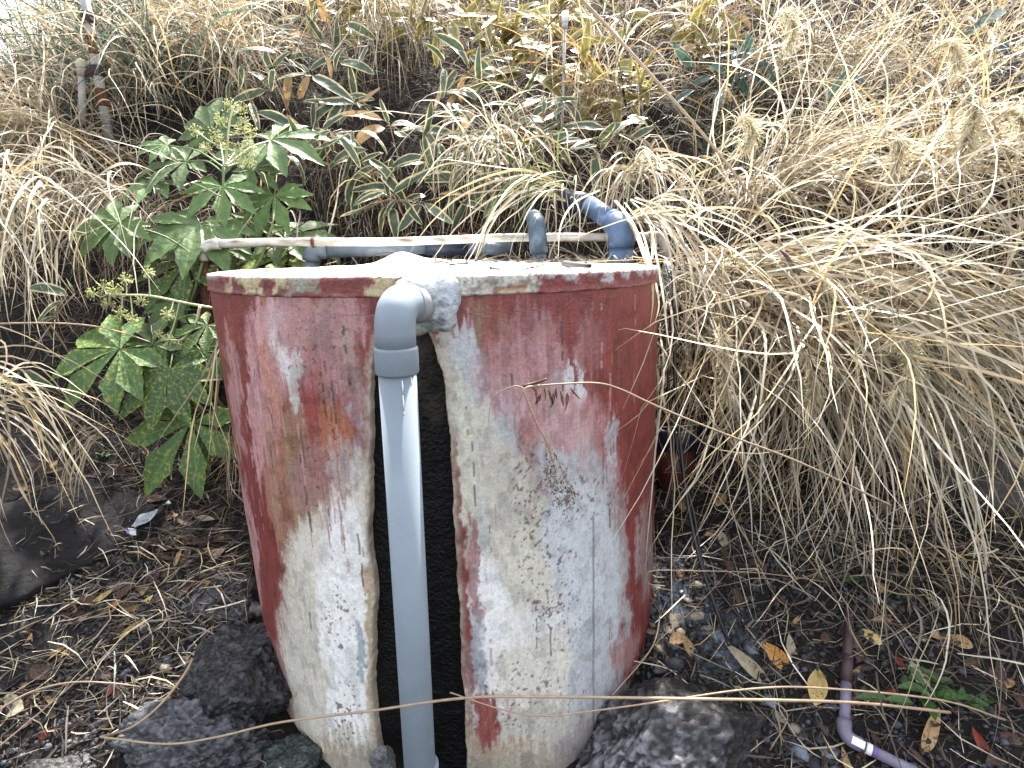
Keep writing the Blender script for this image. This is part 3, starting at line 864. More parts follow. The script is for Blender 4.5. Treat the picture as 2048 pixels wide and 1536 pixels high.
def blades(roots, dirs, length, width, droop, cols, S=9, wander=.25, seed=0, vfold=False):
    """ribbons that leave ROOTS along DIRS and bend under gravity; kept out of the ground and the tank"""
    r = np.random.default_rng(seed + 100)
    p = np.array(roots, float)
    n = len(p)
    d = np.array(dirs, float)
    d /= np.linalg.norm(d, axis=1)[:, None] + 1e-9
    ds = np.asarray(length, float)[:, None] / S
    wv = r.normal(size=(n, 3))
    curl = r.normal(size=(n, 3)) * wander
    V = np.zeros((n, S + 1, 2, 3))
    for k in range(S + 1):
        side = np.cross(d, wv)
        side /= np.linalg.norm(side, axis=1)[:, None] + 1e-9
        s = k / S
        wk = np.asarray(width)[:, None] * (.55 + .45 * min(1, s * 4)) * (1 - s ** 2.2 * .94) * .5
        V[:, k, 0] = p - side * wk
        V[:, k, 1] = p + side * wk
        if k == S:
            break
        p = p + d * ds
        # stay above ground and outside the tank
        g = G(p[:, 0], p[:, 1]) + .006
        low = p[:, 2] < g
        p[:, 2] = np.where(low, g, p[:, 2])
        rx, ry = p[:, 0] - XC, p[:, 1] - YC
        rr = np.hypot(rx, ry) + 1e-9
        inside = (rr < TR + .022) & (p[:, 2] < ZT + .006)
        out = inside & (p[:, 2] < ZT - .09)
        p[:, 0] = np.where(out, XC + rx / rr * (TR + .024), p[:, 0])
        p[:, 1] = np.where(out, YC + ry / rr * (TR + .024), p[:, 1])
        p[:, 2] = np.where(inside & ~out, ZT + .008 + .03 * (1 - s), p[:, 2])
        d = d + np.array([0, 0, -1.0]) * (np.asarray(droop)[:, None] / S) + curl / S + r.normal(size=(n, 3)) * .085
        d /= np.linalg.norm(d, axis=1)[:, None]
        d[:, 2] = np.where(low & (d[:, 2] < 0), d[:, 2] * .15, d[:, 2])
    V = V.reshape(-1, 3)
    base = np.arange(n)[:, None] * (S + 1) * 2 + np.arange(S)[None] * 2
    F = np.stack([base, base + 1, base + 3, base + 2], -1).reshape(-1, 4)
    c = np.asarray(cols, float)
    s = np.linspace(0, 1, S + 1)
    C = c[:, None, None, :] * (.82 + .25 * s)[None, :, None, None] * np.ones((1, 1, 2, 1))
    return V, F, C.reshape(-1, 3)

def pick(pal, n, r, jit=.18):
    a = np.array(pal)[r.integers(0, len(pal), n)]
    return a * (1 + jit * r.normal(size=(n, 1))).clip(.5, 1.6)

class Blades:
    def __init__(s):
        s.parts, s.n = [], 0
    def add(s, *a, **k):
        V, F, C = blades(*a, **k)
        s.parts.append((V, F + s.n, C))
        s.n += len(V)
    def fan(s, root, n, mean, spread, length, droop, width, pal, seed, jitter=.04, S=10, wander=.3):
        r = np.random.default_rng(seed)
        root = np.array(root, float)
        jit = np.broadcast_to(np.asarray(jitter, float), (3,))
        R = root + r.normal(size=(n, 3)) * jit
        R[:, 2] = np.maximum(R[:, 2], G(R[:, 0], R[:, 1]) + .003)
        m = np.array(mean, float)
        m /= np.linalg.norm(m)
        D = m + r.normal(size=(n, 3)) * spread
        s.add(R, D, r.uniform(*length, n), r.uniform(*width, n), r.uniform(*droop, n), pick(pal, n, r), S=S, wander=wander, seed=seed)
    def mesh(s, name):
        return mesh(name, np.concatenate([a for a, b, c in s.parts]), np.concatenate([b for a, b, c in s.parts]), np.concatenate([c for a, b, c in s.parts]))

# ---- the dead thatch and dry grass all over the bank: one uncountable cover
def scatter(n, x0, x1, y0, y1, r):
    x, y = r.uniform(x0, x1, n), r.uniform(y0, y1, n)
    keep = np.hypot(x - XC, y - YC) > TR + .06
    return x[keep], y[keep]

r = np.random.default_rng(3)
gb = Blades()
x, y = scatter(21000, -4.4, 4.4, .45, 4.6, r)
z = G(x, y)
uvp = project(np.stack([x, y, z], 1))
D = r.normal(size=(len(x), 3)) * np.array([.8, .5, .6]) + np.array([0, -.55, .25])
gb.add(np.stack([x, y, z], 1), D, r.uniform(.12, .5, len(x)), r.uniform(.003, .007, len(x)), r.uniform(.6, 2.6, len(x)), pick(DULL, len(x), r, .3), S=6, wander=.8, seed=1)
# clumped dry grass
tx, ty = scatter(640, -4.8, 4.8, .75, 4.9, r)
tz = G(tx, ty)
tuv = project(np.stack([tx, ty, tz], 1))
for i in range(len(tx)):
    u, v = tuv[i]
    gap = (560 < u < 1010) and (170 < v < 560)
    sasa_zone = (900 < u < 1350) and (v < 230)
    if gap and r.random() < .80:
        continue
    if 180 < u < 640 and 180 < v < 560:      # the shrub stands here
        if r.random() < .6:
            continue
    n = int(r.uniform(7, 25) * (.45 if sasa_zone else 1))
    lean = np.array([r.normal() * .45, -.45, .75])
    pal = STRAW if r.random() < .62 else (STRAW + DULL)
    if u < 420 and v < 260 and r.random() < .35:
        pal = BLUEG + DULL
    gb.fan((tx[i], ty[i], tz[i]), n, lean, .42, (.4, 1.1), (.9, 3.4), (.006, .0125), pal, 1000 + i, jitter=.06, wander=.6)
r = np.random.default_rng(55)
hx, hy = r.uniform(-1.25, .35, 900), r.uniform(1.0, 1.75, 900)
hz_ = G(hx, hy) + .01
gb.add(np.stack([hx, hy, hz_], 1), r.normal(size=(900, 3)) * np.array([.35, .25, .35]) + np.array([0, -.9, .1]), r.uniform(.25, .7, 900), r.uniform(.003, .006, 900), r.uniform(2.0, 4.5, 900), pick(DULL + STRAW[3:5], 900, r, .3), S=9, wander=.7, seed=56)
bg_ = link('dry_grass', gb.mesh('dry_grass'), M['grass'])
tag(bg_, kind='stuff')

# ---- tussocks one can point to, each a thing with its blades and plumes
HAIR = [(.62, .55, .38), (.54, .46, .29), (.68, .63, .48)]
def plume_mesh(path, spread, n, seed, hl=(.05, .11)):
    """a feathery seed head along PATH"""
    r = np.random.default_rng(seed)
    P = np.array(path)
    k = r.uniform(0.05, 1, n) * (len(P) - 1.001)
    i = k.astype(int)
    f = (k - i)[:, None]
    R = P[i] * (1 - f) + P[i + 1] * f
    T = P[i + 1] - P[i]
    T /= np.linalg.norm(T, axis=1)[:, None]
    D = T * .8 + r.normal(size=(n, 3)) * spread
    V, F, C = blades(R, D, r.uniform(*hl, n), r.uniform(.003, .006, n), r.uniform(.8, 2.6, n), pick(HAIR, n, r), S=5, wander=1.6, seed=seed)
    Vt, Ft = tube(P, np.linspace(.0035, .0015, len(P)), 6)
    Ft = [f for f in Ft if len(f) == 4]
    V2 = np.concatenate([V, Vt])
    F2 = np.concatenate([F, np.array(Ft) + len(V)])
    return mesh('plume', V2, F2, np.concatenate([C, np.tile([.46, .36, .2], (len(Vt), 1))]))

def tussock(label, root, fans, plumes=(), seed=0, group=None, paths=()):
    root = Vector(root)
    t = empty('grass_tussock', root, label, 'grass tussock', group)
    b = Blades()
    for j, f in enumerate(fans):
        off = f.get('off', (0, 0, 0))
        b.fan(np.array(root) + np.array(off), f['n'], f['dir'], f.get('spread', .25), f['len'], f['droop'], f.get('w', (.005, .0105)), f.get('pal', STRAW), seed * 31 + j, f.get('jit', .05), S=f.get('S', 12), wander=f.get('wander', .3))
    for j, (pts, w, cc) in enumerate(paths):          # single blades that stand out
        q = bez([at(*p_) for p_ in pts], 6)
        m_ = len(q)
        sd = np.cross(np.gradient(q, axis=0), np.array([.3 * math.sin(j * 2.3), -1.0, .35]))
        sd /= np.linalg.norm(sd, axis=1)[:, None]
        wk = (w * .5 * (1 - np.linspace(0, 1, m_) ** 2.5 * .9))[:, None]
        V = np.stack([q - sd * wk, q + sd * wk], 1).reshape(-1, 3)
        i_ = np.arange(m_ - 1) * 2
        b.parts.append((V, np.stack([i_, i_ + 1, i_ + 3, i_ + 2], 1) + b.n, np.tile(cc, (len(V), 1))))
        b.n += len(V)
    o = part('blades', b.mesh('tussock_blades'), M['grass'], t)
    o['kind'] = 'stuff'
    for j, (pts, Y, spread, n) in enumerate(plumes):
        path = bez([at(px, py, Y - .22 + dy) for (px, py, dy) in pts], 6)
        part('plume', plume_mesh(path, spread * .9, int(n * 2.2), seed * 77 + j), M['grass'], t)
        # its culm back to the root
        c = bez([root, (np.array(root) + np.array(path[0])) / 2 + np.array([0, -.05, .16]), path[0]], 8)
        V, F = tube(c, .003, 6)
        part('culm', mesh('culm', V, F, np.tile([.42, .33, .19], (len(V), 1))), M['grass'], t)
    return t

P = lambda px, py, Y: at(px, py, Y)
tussock('huge dry grass tussock spilling down the right of the tank over the bare ground', P(1425, 555, .38), [
    dict(n=46, dir=(.85, -.70, .30), spread=.16, len=(1.1, 1.7), droop=(1.0, 2.2), jit=(.10, .05, .05), w=(.009, .016), wander=.7),
    dict(n=120, dir=(.6, -.85, .10), spread=.30, len=(.8, 1.5), droop=(1.3, 3.0), jit=(.16, .06, .06), wander=1.0),
    dict(n=160, dir=(.2, -.85, -.1), spread=.30, len=(.6, 1.25), droop=(1.8, 3.6), jit=(.17, .05, .08), wander=1.0),
    dict(n=130, dir=(.0, -.9, -.25), spread=.24, len=(.5, 1.0), droop=(2, 4), jit=(.10, .05, .10), pal=STRAW + DULL, w=(.004, .008), wander=1.0),
    dict(n=130, dir=(.3, -.85, .05), spread=.36, len=(.7, 1.45), droop=(1.6, 3.4), jit=(.20, .06, .08), off=(.38, -.05, .02), wander=1.1),
    dict(n=110, dir=(.1, -.85, .05), spread=.40, len=(.7, 1.4), droop=(1.6, 3.4), jit=(.24, .06, .09), off=(.80, -.10, .02), wander=1.1),
    dict(n=150, dir=(.2, -.9, -.1), spread=.38, len=(.75, 1.35), droop=(1.6, 3.2), jit=(.32, .05, .12), off=(.30, -.14, -.25), wander=1.5),
    dict(n=190, dir=(.25, -.95, .12), spread=.28, len=(1.0, 1.6), droop=(1.3, 2.3), jit=(.30, .05, .10), off=(.36, -.22, -.12), wander=1.2, w=(.006, .012)),
    dict(n=130, dir=(.15, -.9, .15), spread=.45, len=(.7, 1.2), droop=(1.3, 2.6), jit=(.30, .06, .10), off=(.50, -.36, -.35), wander=1.3),
    dict(n=14, dir=(.3, -.9, -.3), spread=.25, len=(.7, 1.1), droop=(1.4, 2.6), jit=(.12, .04, .10), off=(.16, -.20, -.35), wander=1.2),
    dict(n=40, dir=(.7, -.8, .25), spread=.25, len=(.9, 1.4), droop=(1.4, 2.6), jit=(.2, .05, .08), off=(.25, -.12, -.05), wander=.8, w=(.009, .016)),
    dict(n=150, dir=(.2, -.8, .1), spread=.9, len=(.5, 1.2), droop=(.6, 2.4), jit=(.35, .10, .12), off=(.45, -.22, -.2), wander=1.6, w=(.004, .010), pal=STRAW + DULL),
], [
    ([(1440, 640, 0), (1450, 690, -.02), (1448, 760, -.03), (1455, 790, -.03)], .02, .35, 110),
    ([(1600, 690, 0), (1622, 730, -.02), (1632, 770, -.03), (1620, 800, -.04)], -.10, .35, 140),
    ([(1770, 660, 0), (1812, 690, -.02), (1822, 740, -.03), (1790, 790, -.05)], -.14, .45, 200),
], 1, paths=[
    ([(1400, 575, .25), (1520, 590, .05), (1660, 640, -.15), (1760, 740, -.30), (1830, 880, -.40), (1880, 1010, -.46)], .015, (.62, .56, .44)),
    ([(1410, 590, .25), (1560, 600, .05), (1740, 625, -.15), (1880, 690, -.28), (1960, 800, -.36), (1990, 950, -.42)], .014, (.50, .42, .26)),
    ([(1430, 560, .25), (1580, 548, .05), (1740, 560, -.12), (1880, 610, -.22), (1990, 720, -.32), (2040, 860, -.38)], .013, (.62, .56, .44)),
    ([(1420, 600, .25), (1500, 680, .05), (1560, 800, -.15), (1590, 950, -.28), (1600, 1080, -.36)], .013, (.50, .42, .26)),
    ([(1405, 590, .25), (1450, 700, .05), (1478, 850, -.12), (1500, 1000, -.22), (1505, 1090, -.28)], .012, (.62, .56, .44)),
    ([(1415, 570, .25), (1480, 600, .1), (1560, 690, -.1), (1640, 830, -.25), (1690, 1000, -.36), (1720, 1130, -.42)], .014, (.62, .56, .44)),
    ([(1440, 575, .2), (1600, 620, .0), (1720, 700, -.18), (1800, 830, -.3), (1850, 980, -.4), (1868, 1090, -.45)], .010, (.45, .31, .14)),
    ([(1480, 600, .15), (1620, 600, .0), (1780, 660, -.2), (1900, 780, -.32), (1960, 930, -.42)], .011, (.50, .42, .26))])
tussock('tall dry grass clump fanning up and over beside the brown slanting stem', on_ground(1510, 440, .03), [
    dict(n=50, dir=(.8, -.35, .75), spread=.16, len=(.9, 1.5), droop=(.6, 1.8), jit=.06, wander=.6),
    dict(n=110, dir=(.5, -.5, .7), spread=.40, len=(.6, 1.2), droop=(1.2, 3.2), jit=(.14, .06, .08), wander=.9),
    dict(n=90, dir=(.1, -.7, .5), spread=.45, len=(.4, .9), droop=(1.4, 3.4), jit=(.14, .06, .08), pal=STRAW + DULL, wander=1.0),
], [
    ([(1465, 255, 0), (1490, 240, -.02), (1505, 262, -.03), (1490, 290, -.04)], .45, .5, 110),
    ([(1770, 275, 0), (1790, 280, -.02), (1800, 310, -.03), (1785, 350, -.04)], .40, .5, 120),
], 2)
tussock('broad dry grass tussock with two feathery plumes high on the right bank', on_ground(1830, 400, .03), [
    dict(n=120, wander=.9, dir=(.0, -.6, .8), spread=.45, len=(.6, 1.2), droop=(1.4, 3.0), jit=(.16, .08, .06)),
    dict(n=130, wander=.9, dir=(.2, -.8, .3), spread=.45, len=(.5, 1.05), droop=(1.6, 3.2), jit=(.2, .08, .08)),
], [
    ([(1960, 195, 0), (1950, 220, -.02), (1938, 262, -.04), (1930, 305, -.06)], .25, .42, 240),
    ([(1860, 105, 0), (1893, 88, -.02), (1912, 105, -.03), (1915, 130, -.04)], .35, .5, 110),
], 3)
tussock('dry grass hanging in long strands over the right edge, beyond the huge tussock', P(1990, 640, .12), [
    dict(n=130, wander=1.0, dir=(-.1, -.85, .3), spread=.45, len=(.5, 1.1), droop=(1.6, 3.4), jit=(.2, .08, .08)),
    dict(n=160, dir=(.4, -.7, .6), spread=.3, len=(.7, 1.2), droop=(1.2, 2.6), jit=(.15, .08, .08)),
], [
    ([(1985, 240, 0), (2020, 225, -.02), (2046, 240, -.03), (2050, 262, -.04)], .15, .4, 90),
], 4)
tussock('grey dry grass clump on the upper right bank with a curled white seed head', on_ground(1640, 190, .03), [
    dict(n=200, dir=(.1, -.5, .8), spread=.35, len=(.5, 1.1), droop=(1.4, 3.0), jit=(.22, .1, .06), pal=STRAW + DULL),
    dict(n=120, dir=(.6, -.6, .5), spread=.3, len=(.5, 1.0), droop=(1.4, 3.0), jit=(.2, .1, .06)),
], [
    ([(1545, 40, 0), (1570, 30, -.02), (1588, 55, -.03), (1578, 92, -.04)], 1.0, .5, 110),
], 5)
tussock('bright dry grass tuft drooping from the bank over the blue pipe bend', P(1265, 345, .72), [
    dict(n=22, dir=(-.75, -.9, .35), spread=.16, len=(.35, .62), droop=(2, 4), jit=.03, w=(.008, .012)),
    dict(n=24, dir=(.12, -1, .45), spread=.16, len=(.4, .75), droop=(2, 4.2), jit=.03, w=(.008, .012)),
    dict(n=22, dir=(.75, -.7, .5), spread=.18, len=(.4, .7), droop=(1.6, 3.2), jit=.03),
], [], 6)
tussock('loose dry grass tuft whose blades trail left across the thin white pipe', P(1125, 378, .62), [
    dict(n=17, dir=(-1, -.75, .22), spread=.14, len=(.6, 1.05), droop=(.9, 1.7), jit=.03, w=(.008, .013)),
    dict(n=12, dir=(-.2, -1, .35), spread=.2, len=(.3, .6), droop=(2, 4), jit=.04),
    dict(n=14, dir=(-.8, -.5, .5), spread=.2, len=(.4, .8), droop=(1.6, 3), jit=.04, pal=GREENS),
], [], 7)
tussock('straw tuft bent over the rim at the right end of the thin white pipe', P(1268, 440, .34), [
    dict(n=16, dir=(.22, -1, .10), spread=.07, len=(.75, 1.0), droop=(1.0, 1.9), jit=.02, w=(.008, .013)),
    dict(n=14, dir=(.5, -.8, .4), spread=.18, len=(.5, .8), droop=(1.6, 3), jit=.02),
], [], 8, paths=[
    ([(1230, 400, .50), (1262, 440, .25), (1288, 500, -.08), (1302, 550, -.34), (1306, 600, -.41), (1300, 655, -.42)], .013, (.52, .44, .28)),
    ([(1250, 405, .45), (1280, 450, .2), (1300, 520, -.12), (1312, 570, -.36), (1318, 610, -.40), (1310, 645, -.41)], .012, (.60, .53, .38)),
    ([(1240, 410, .45), (1272, 470, .2), (1292, 530, -.15), (1298, 570, -.38), (1290, 610, -.42), (1280, 640, -.43)], .010, (.45, .33, .17)),
    ([(1262, 400, .45), (1296, 440, .2), (1314, 520, -.1), (1326, 590, -.3), (1334, 660, -.36), (1340, 700, -.38)], .011, (.58, .52, .40)),
    ([(1200, 380, .5), (1150, 405, .35), (1122, 450, .2), (1116, 520, .1)], .010, (.60, .54, .42)),
    ([(1270, 395, .45), (1330, 420, .25), (1372, 500, .05), (1390, 600, -.1), (1400, 700, -.18)], .012, (.58, .50, .36)),
    ([(1262, 398, .45), (1310, 425, .25), (1338, 500, .02), (1352, 600, -.15), (1358, 660, -.2)], .012, (.62, .56, .44))])
tussock('fountain of pale dry grass arching out at the left edge above the bare soil', on_ground(110, 330, .05), [
    dict(n=260, dir=(-.30, -.85, .45), spread=.38, len=(.7, 1.35), droop=(1.8, 3.6), jit=(.16, .08, .08)),
    dict(n=130, dir=(.45, -.85, .3), spread=.32, len=(.5, 1.05), droop=(1.4, 3.0), jit=(.12, .06, .08)),
    dict(n=70, dir=(-.2, -.6, .9), spread=.35, len=(.5, .9), droop=(1.8, 3.2), jit=(.12, .06, .06), w=(.008, .012)),
], [], 9)
tussock('shaggy curtain of thin dead grass hanging below the pale fountain', on_ground(190, 430, .04), [
    dict(n=620, dir=(0, -.9, .0), spread=.5, len=(.3, .8), droop=(2, 4.5), jit=(.34, .08, .10), w=(.003, .006), pal=STRAW + DULL, wander=.8),
    dict(n=120, dir=(-.3, -.9, .3), spread=.4, len=(.4, .8), droop=(2, 4), jit=(.25, .06, .08)),
], [], 10)
tussock('pale dry grass drooping in bundles over the bare soil at the left edge', P(20, 400, .42), [
    dict(n=90, dir=(.1, -.8, .35), spread=.35, len=(.5, .95), droop=(2.0, 4.0), jit=(.22, .06, .08), w=(.006, .012), wander=.8),
    dict(n=50, dir=(.5, -.7, .45), spread=.25, len=(.5, .9), droop=(1.8, 3.4), jit=(.12, .06, .06), w=(.006, .012), wander=.8),
    dict(n=120, dir=(.05, -.7, -.3), spread=.35, len=(.3, .65), droop=(2.0, 4.0), jit=(.30, .08, .10), w=(.003, .007), wander=1.2, pal=STRAW + DULL),
], [], 21)
tussock('tall upright grass clump with bluish green blades round the rusty post', on_ground(250, 235, .03), [
    dict(n=120, dir=(.05, -.2, 1), spread=.3, len=(.6, 1.3), droop=(.5, 2.0), jit=(.28, .12, .05), pal=BLUEG, w=(.008, .015)),
    dict(n=200, dir=(.05, -.4, 1), spread=.38, len=(.6, 1.3), droop=(.9, 2.8), jit=(.3, .12, .05)),
], [], 11)
tussock('long straw blades hanging in a sheaf from the middle of the bank top', on_ground(770, 95, .10), [
    dict(n=110, dir=(.05, -.75, .55), spread=.22, len=(.7, 1.3), droop=(2.2, 4.0), jit=(.16, .06, .06), w=(.007, .012)),
    dict(n=40, dir=(.4, -.7, .6), spread=.25, len=(.5, 1.0), droop=(1.6, 3.0), jit=(.12, .06, .06)),
], [], 12)
tussock('sparse arching grass clump on the bank above the green shrub', on_ground(440, 130, .05), [
    dict(n=130, dir=(-.1, -.5, .9), spread=.4, len=(.6, 1.15), droop=(1.5, 3.0), jit=(.2, .08, .06)),
    dict(n=60, dir=(.5, -.6, .5), spread=.3, len=(.5, 1.0), droop=(1.6, 3.0), jit=(.12, .06, .06), w=(.007, .012)),
], [], 13)
tussock('orange brown grass culms standing and bent double below the white tipped stake', on_ground(1190, 270, .05), [
    dict(n=26, dir=(-.1, -.25, 1), spread=.15, len=(.7, 1.2), droop=(1.2, 3.6), jit=(.06, .04, .04), pal=[(.38, .24, .10), (.46, .33, .17), (.33, .19, .08)], w=(.008, .013)),
    dict(n=30, dir=(.2, -.3, 1), spread=.25, len=(.5, .9), droop=(1.0, 3), jit=(.08, .04, .04)),
], [], 14)
tussock('green grass clump still growing on the dry bank near the slanting stem', on_ground(1440, 390, .03), [
    dict(n=90, dir=(-.1, -.4, 1), spread=.35, len=(.3, .6), droop=(1.0, 2.8), jit=(.09, .05, .04), pal=GREENS + BLUEG, w=(.008, .013)),
], [], 15)
tussock('wispy dry grass leaning over the dark slab at the left edge', P(-70, 800, -.25), [
    dict(n=34, dir=(.75, -.45, .75), spread=.25, len=(.5, .95), droop=(2.0, 4.0), jit=(.06, .06, .05), w=(.006, .011), wander=.6),
    dict(n=24, dir=(.9, -.3, .25), spread=.25, len=(.4, .8), droop=(1.6, 3.4), jit=.06, w=(.006, .010), wander=.6),
    dict(n=16, dir=(.35, -.5, .1), spread=.25, len=(.4, .8), droop=(2.5, 4), jit=(.05, .05, .1), w=(.006, .010), wander=.6),
], [], 16)
tussock('bent tuft of cream grass hanging in a loop above the leaf litter', on_ground(230, 960, .22), [
    dict(n=16, dir=(-.1, -.6, .25), spread=.16, len=(.25, .48), droop=(2.6, 4.6), jit=.018, w=(.006, .010)),
], [], 17)
tussock('thin straw strands hanging in the shade against the left side of the tank', P(445, 660, .02), [
    dict(n=10, dir=(-.05, -.4, -.4), spread=.07, len=(.5, .8), droop=(2, 4), jit=(.012, .02, .06), w=(.006, .009)),
    dict(n=34, dir=(.03, -.3, -1), spread=.12, len=(.2, .32), droop=(1, 2), jit=(.014, .014, .03), w=(.002, .004), off=(.02, -.08, -.45), wander=1.0),
], [], 18)
tussock('sprawling straw and green stems on the ground at the lower right corner', on_ground(1900, 1150, .03), [
    dict(n=110, dir=(.1, -.6, .4), spread=.9, len=(.25, .7), droop=(1.0, 3.6), jit=(.30, .16, .03), pal=STRAW + DULL, wander=1.8, w=(.004, .009)),
    dict(n=110, dir=(-.2, -.6, .2), spread=1.0, len=(.2, .6), droop=(1.0, 3.6), jit=(.34, .20, .03), wander=1.8, w=(.003, .008), pal=DULL + STRAW),
], [], 19)
tussock('thin arching straw blades over the dark bank left of the stake', P(985, 300, .80), [
    dict(n=26, dir=(-.5, -.5, .7), spread=.35, len=(.4, .75), droop=(2.0, 4.0), jit=(.07, .05, .06), w=(.006, .010), wander=.7),
    dict(n=26, dir=(.2, -.6, .6), spread=.4, len=(.35, .7), droop=(2.0, 4.2), jit=(.08, .05, .06), wander=.7),
    dict(n=40, dir=(0, -.8, -.1), spread=.35, len=(.3, .6), droop=(2.0, 4.2), jit=(.14, .05, .08), w=(.003, .006), wander=1.0, pal=STRAW + DULL),
], [], 20)

# ---------------------------------------------------------------- leaves
def leaf_strip(L, W, bend, fold, rows=9, cols=5, prof=None, twist=0.0, wav=0.0, seed=0):
    r = np.random.default_rng(seed)
    prof = prof or (lambda s: np.sin(np.pi * np.clip(s, 0, 1) ** .75) ** .8)
    s = np.linspace(0, 1, rows)
    u = np.linspace(-1, 1, cols)
    Sg, U = np.meshgrid(s, u, indexing='ij')
    w = W * .5 * prof(Sg)
    ph = r.uniform(0, 6)
    X = U * w
    a = bend * Sg
    Y = L * np.where(abs(bend) < 1e-3, Sg, np.sin(a) / (bend if abs(bend) > 1e-3 else 1))
    Z = -L * np.where(abs(bend) < 1e-3, 0 * Sg, (1 - np.cos(a)) / (bend if abs(bend) > 1e-3 else 1))
    Z = Z + fold * np.abs(U) * w + wav * np.sin(Sg * 9 + ph + U * 1.5) * w
    tw = twist * Sg
    X, Z = X * np.cos(tw), Z + X * np.sin(tw)
    V = np.stack([X, Y, Z], -1).reshape(-1, 3)
    UV = np.stack([U * .5 + .5, Sg], -1).reshape(-1, 2)
    return V, grid_faces(cols, rows)[:, ::-1], UV

def frame(y, n):
    y = Vector(y).normalized()
    n = Vector(n)
    z = (n - y * n.dot(y))
    z = z.normalized() if z.length > 1e-5 else y.orthogonal().normalized()
    x = y.cross(z)
    return Matrix((x, y, z)).transposed()

def inst(name, me, loc, rot3, scale, root, m=None):
    o = bpy.data.objects.new(name, me)
    COL.objects.link(o)
    if root is not None:
        o.parent = root
        o.matrix_parent_inverse = Matrix.Translation(-Vector(root.location))
    sc_ = Vector(scale) if not isinstance(scale, (int, float)) else Vector((scale,) * 3)
    o.matrix_basis = Matrix.LocRotScale(Vector(loc), rot3.to_quaternion(), sc_)
    return o

# ---- the aralia shrub on the left
def palmate(seed, spots=False, nl=8):
    r = np.random.default_rng(seed)
    Vs, Fs, Us, n = [], [], [], 0
    angs = np.linspace(-128, 128, nl) + r.normal(size=nl) * 3
    for j, a in enumerate(angs):
        ln = 1.0 - .40 * (abs(a) / 128) ** 1.6 + r.normal() * .03
        W = .37 * (ln ** .6)
        def prof(s, W=W):
            core = np.clip(s / .42, 0, 1) * .64
            body = np.where(s < .42, core, .64 + .36 * np.sin(np.clip((s - .42) / .22, 0, 1) * np.pi / 2))
            tip = np.clip((1 - s) / .40, 0, 1) ** .85
            return np.minimum(body, np.where(s > .60, tip * 1.0, 9)) + .0 * s
        V, F, U = leaf_strip(ln, W, .35 + r.normal() * .12, .34, rows=13, cols=5, prof=prof, wav=.03, seed=seed * 9 + j)
        # toothed outer margin
        rr_i = np.arange(len(V)) // 5
        edge_ = (np.arange(len(V)) % 5 == 0) | (np.arange(len(V)) % 5 == 4)
        V[:, 0] *= np.where(edge_ & (rr_i > 6) & (rr_i % 2 == 0), .86, 1)
        V[:, 2] += .004 * (j % 2) + .012 * np.cos(a * .03)
        ca, sa = math.cos(RAD(-a)), math.sin(RAD(-a))
        V = np.stack([V[:, 0] * ca - V[:, 1] * sa, V[:, 0] * sa + V[:, 1] * ca, V[:, 2]], 1)
        Vs.append(V); Fs.append(F + n); Us.append(U); n += len(V)
    return mesh('aralia_leaf', np.concatenate(Vs), np.concatenate(Fs), uv=np.concatenate(Us))
PAL = {}
for nm in ('fatsia', 'fatsia_spot', 'fatsia_pale'):
    PAL[nm] = []
    for k in range(4):
        me = palmate(k * 5 + 1, nl=7 + k % 3)
        me.materials.append(M[nm])
        PAL[nm].append(me)
sb = on_ground(330, 800)
sb = Vector((-1.32, .38, g1(-1.32, .38)))
shrub = empty('aralia_shrub', sb, 'green shrub with large fingered leaves and pale round flower heads beside the tank', 'shrub')
stems = [[(-1.30, .40, g1(-1.3, .4) - .03), P(372, 700, .36), P(395, 560, .42), P(440, 420, .5), P(448, 335, .52)],
         [(-1.34, .36, g1(-1.34, .36) - .03), P(350, 760, .24), P(345, 690, .2), P(352, 640, .18)],
         [(-1.26, .42, g1(-1.26, .42) - .03), P(470, 620, .42), P(520, 520, .55), P(545, 450, .6)]]
SP = []
for s_ in stems:
    pth = bez(s_, 8)
    SP.append(pth)
    part('stem', tube_mesh('aralia_stem', pth, np.linspace(.010, .006, len(pth)), 8), M['stem_g'], shrub)
SPA = np.concatenate(SP)
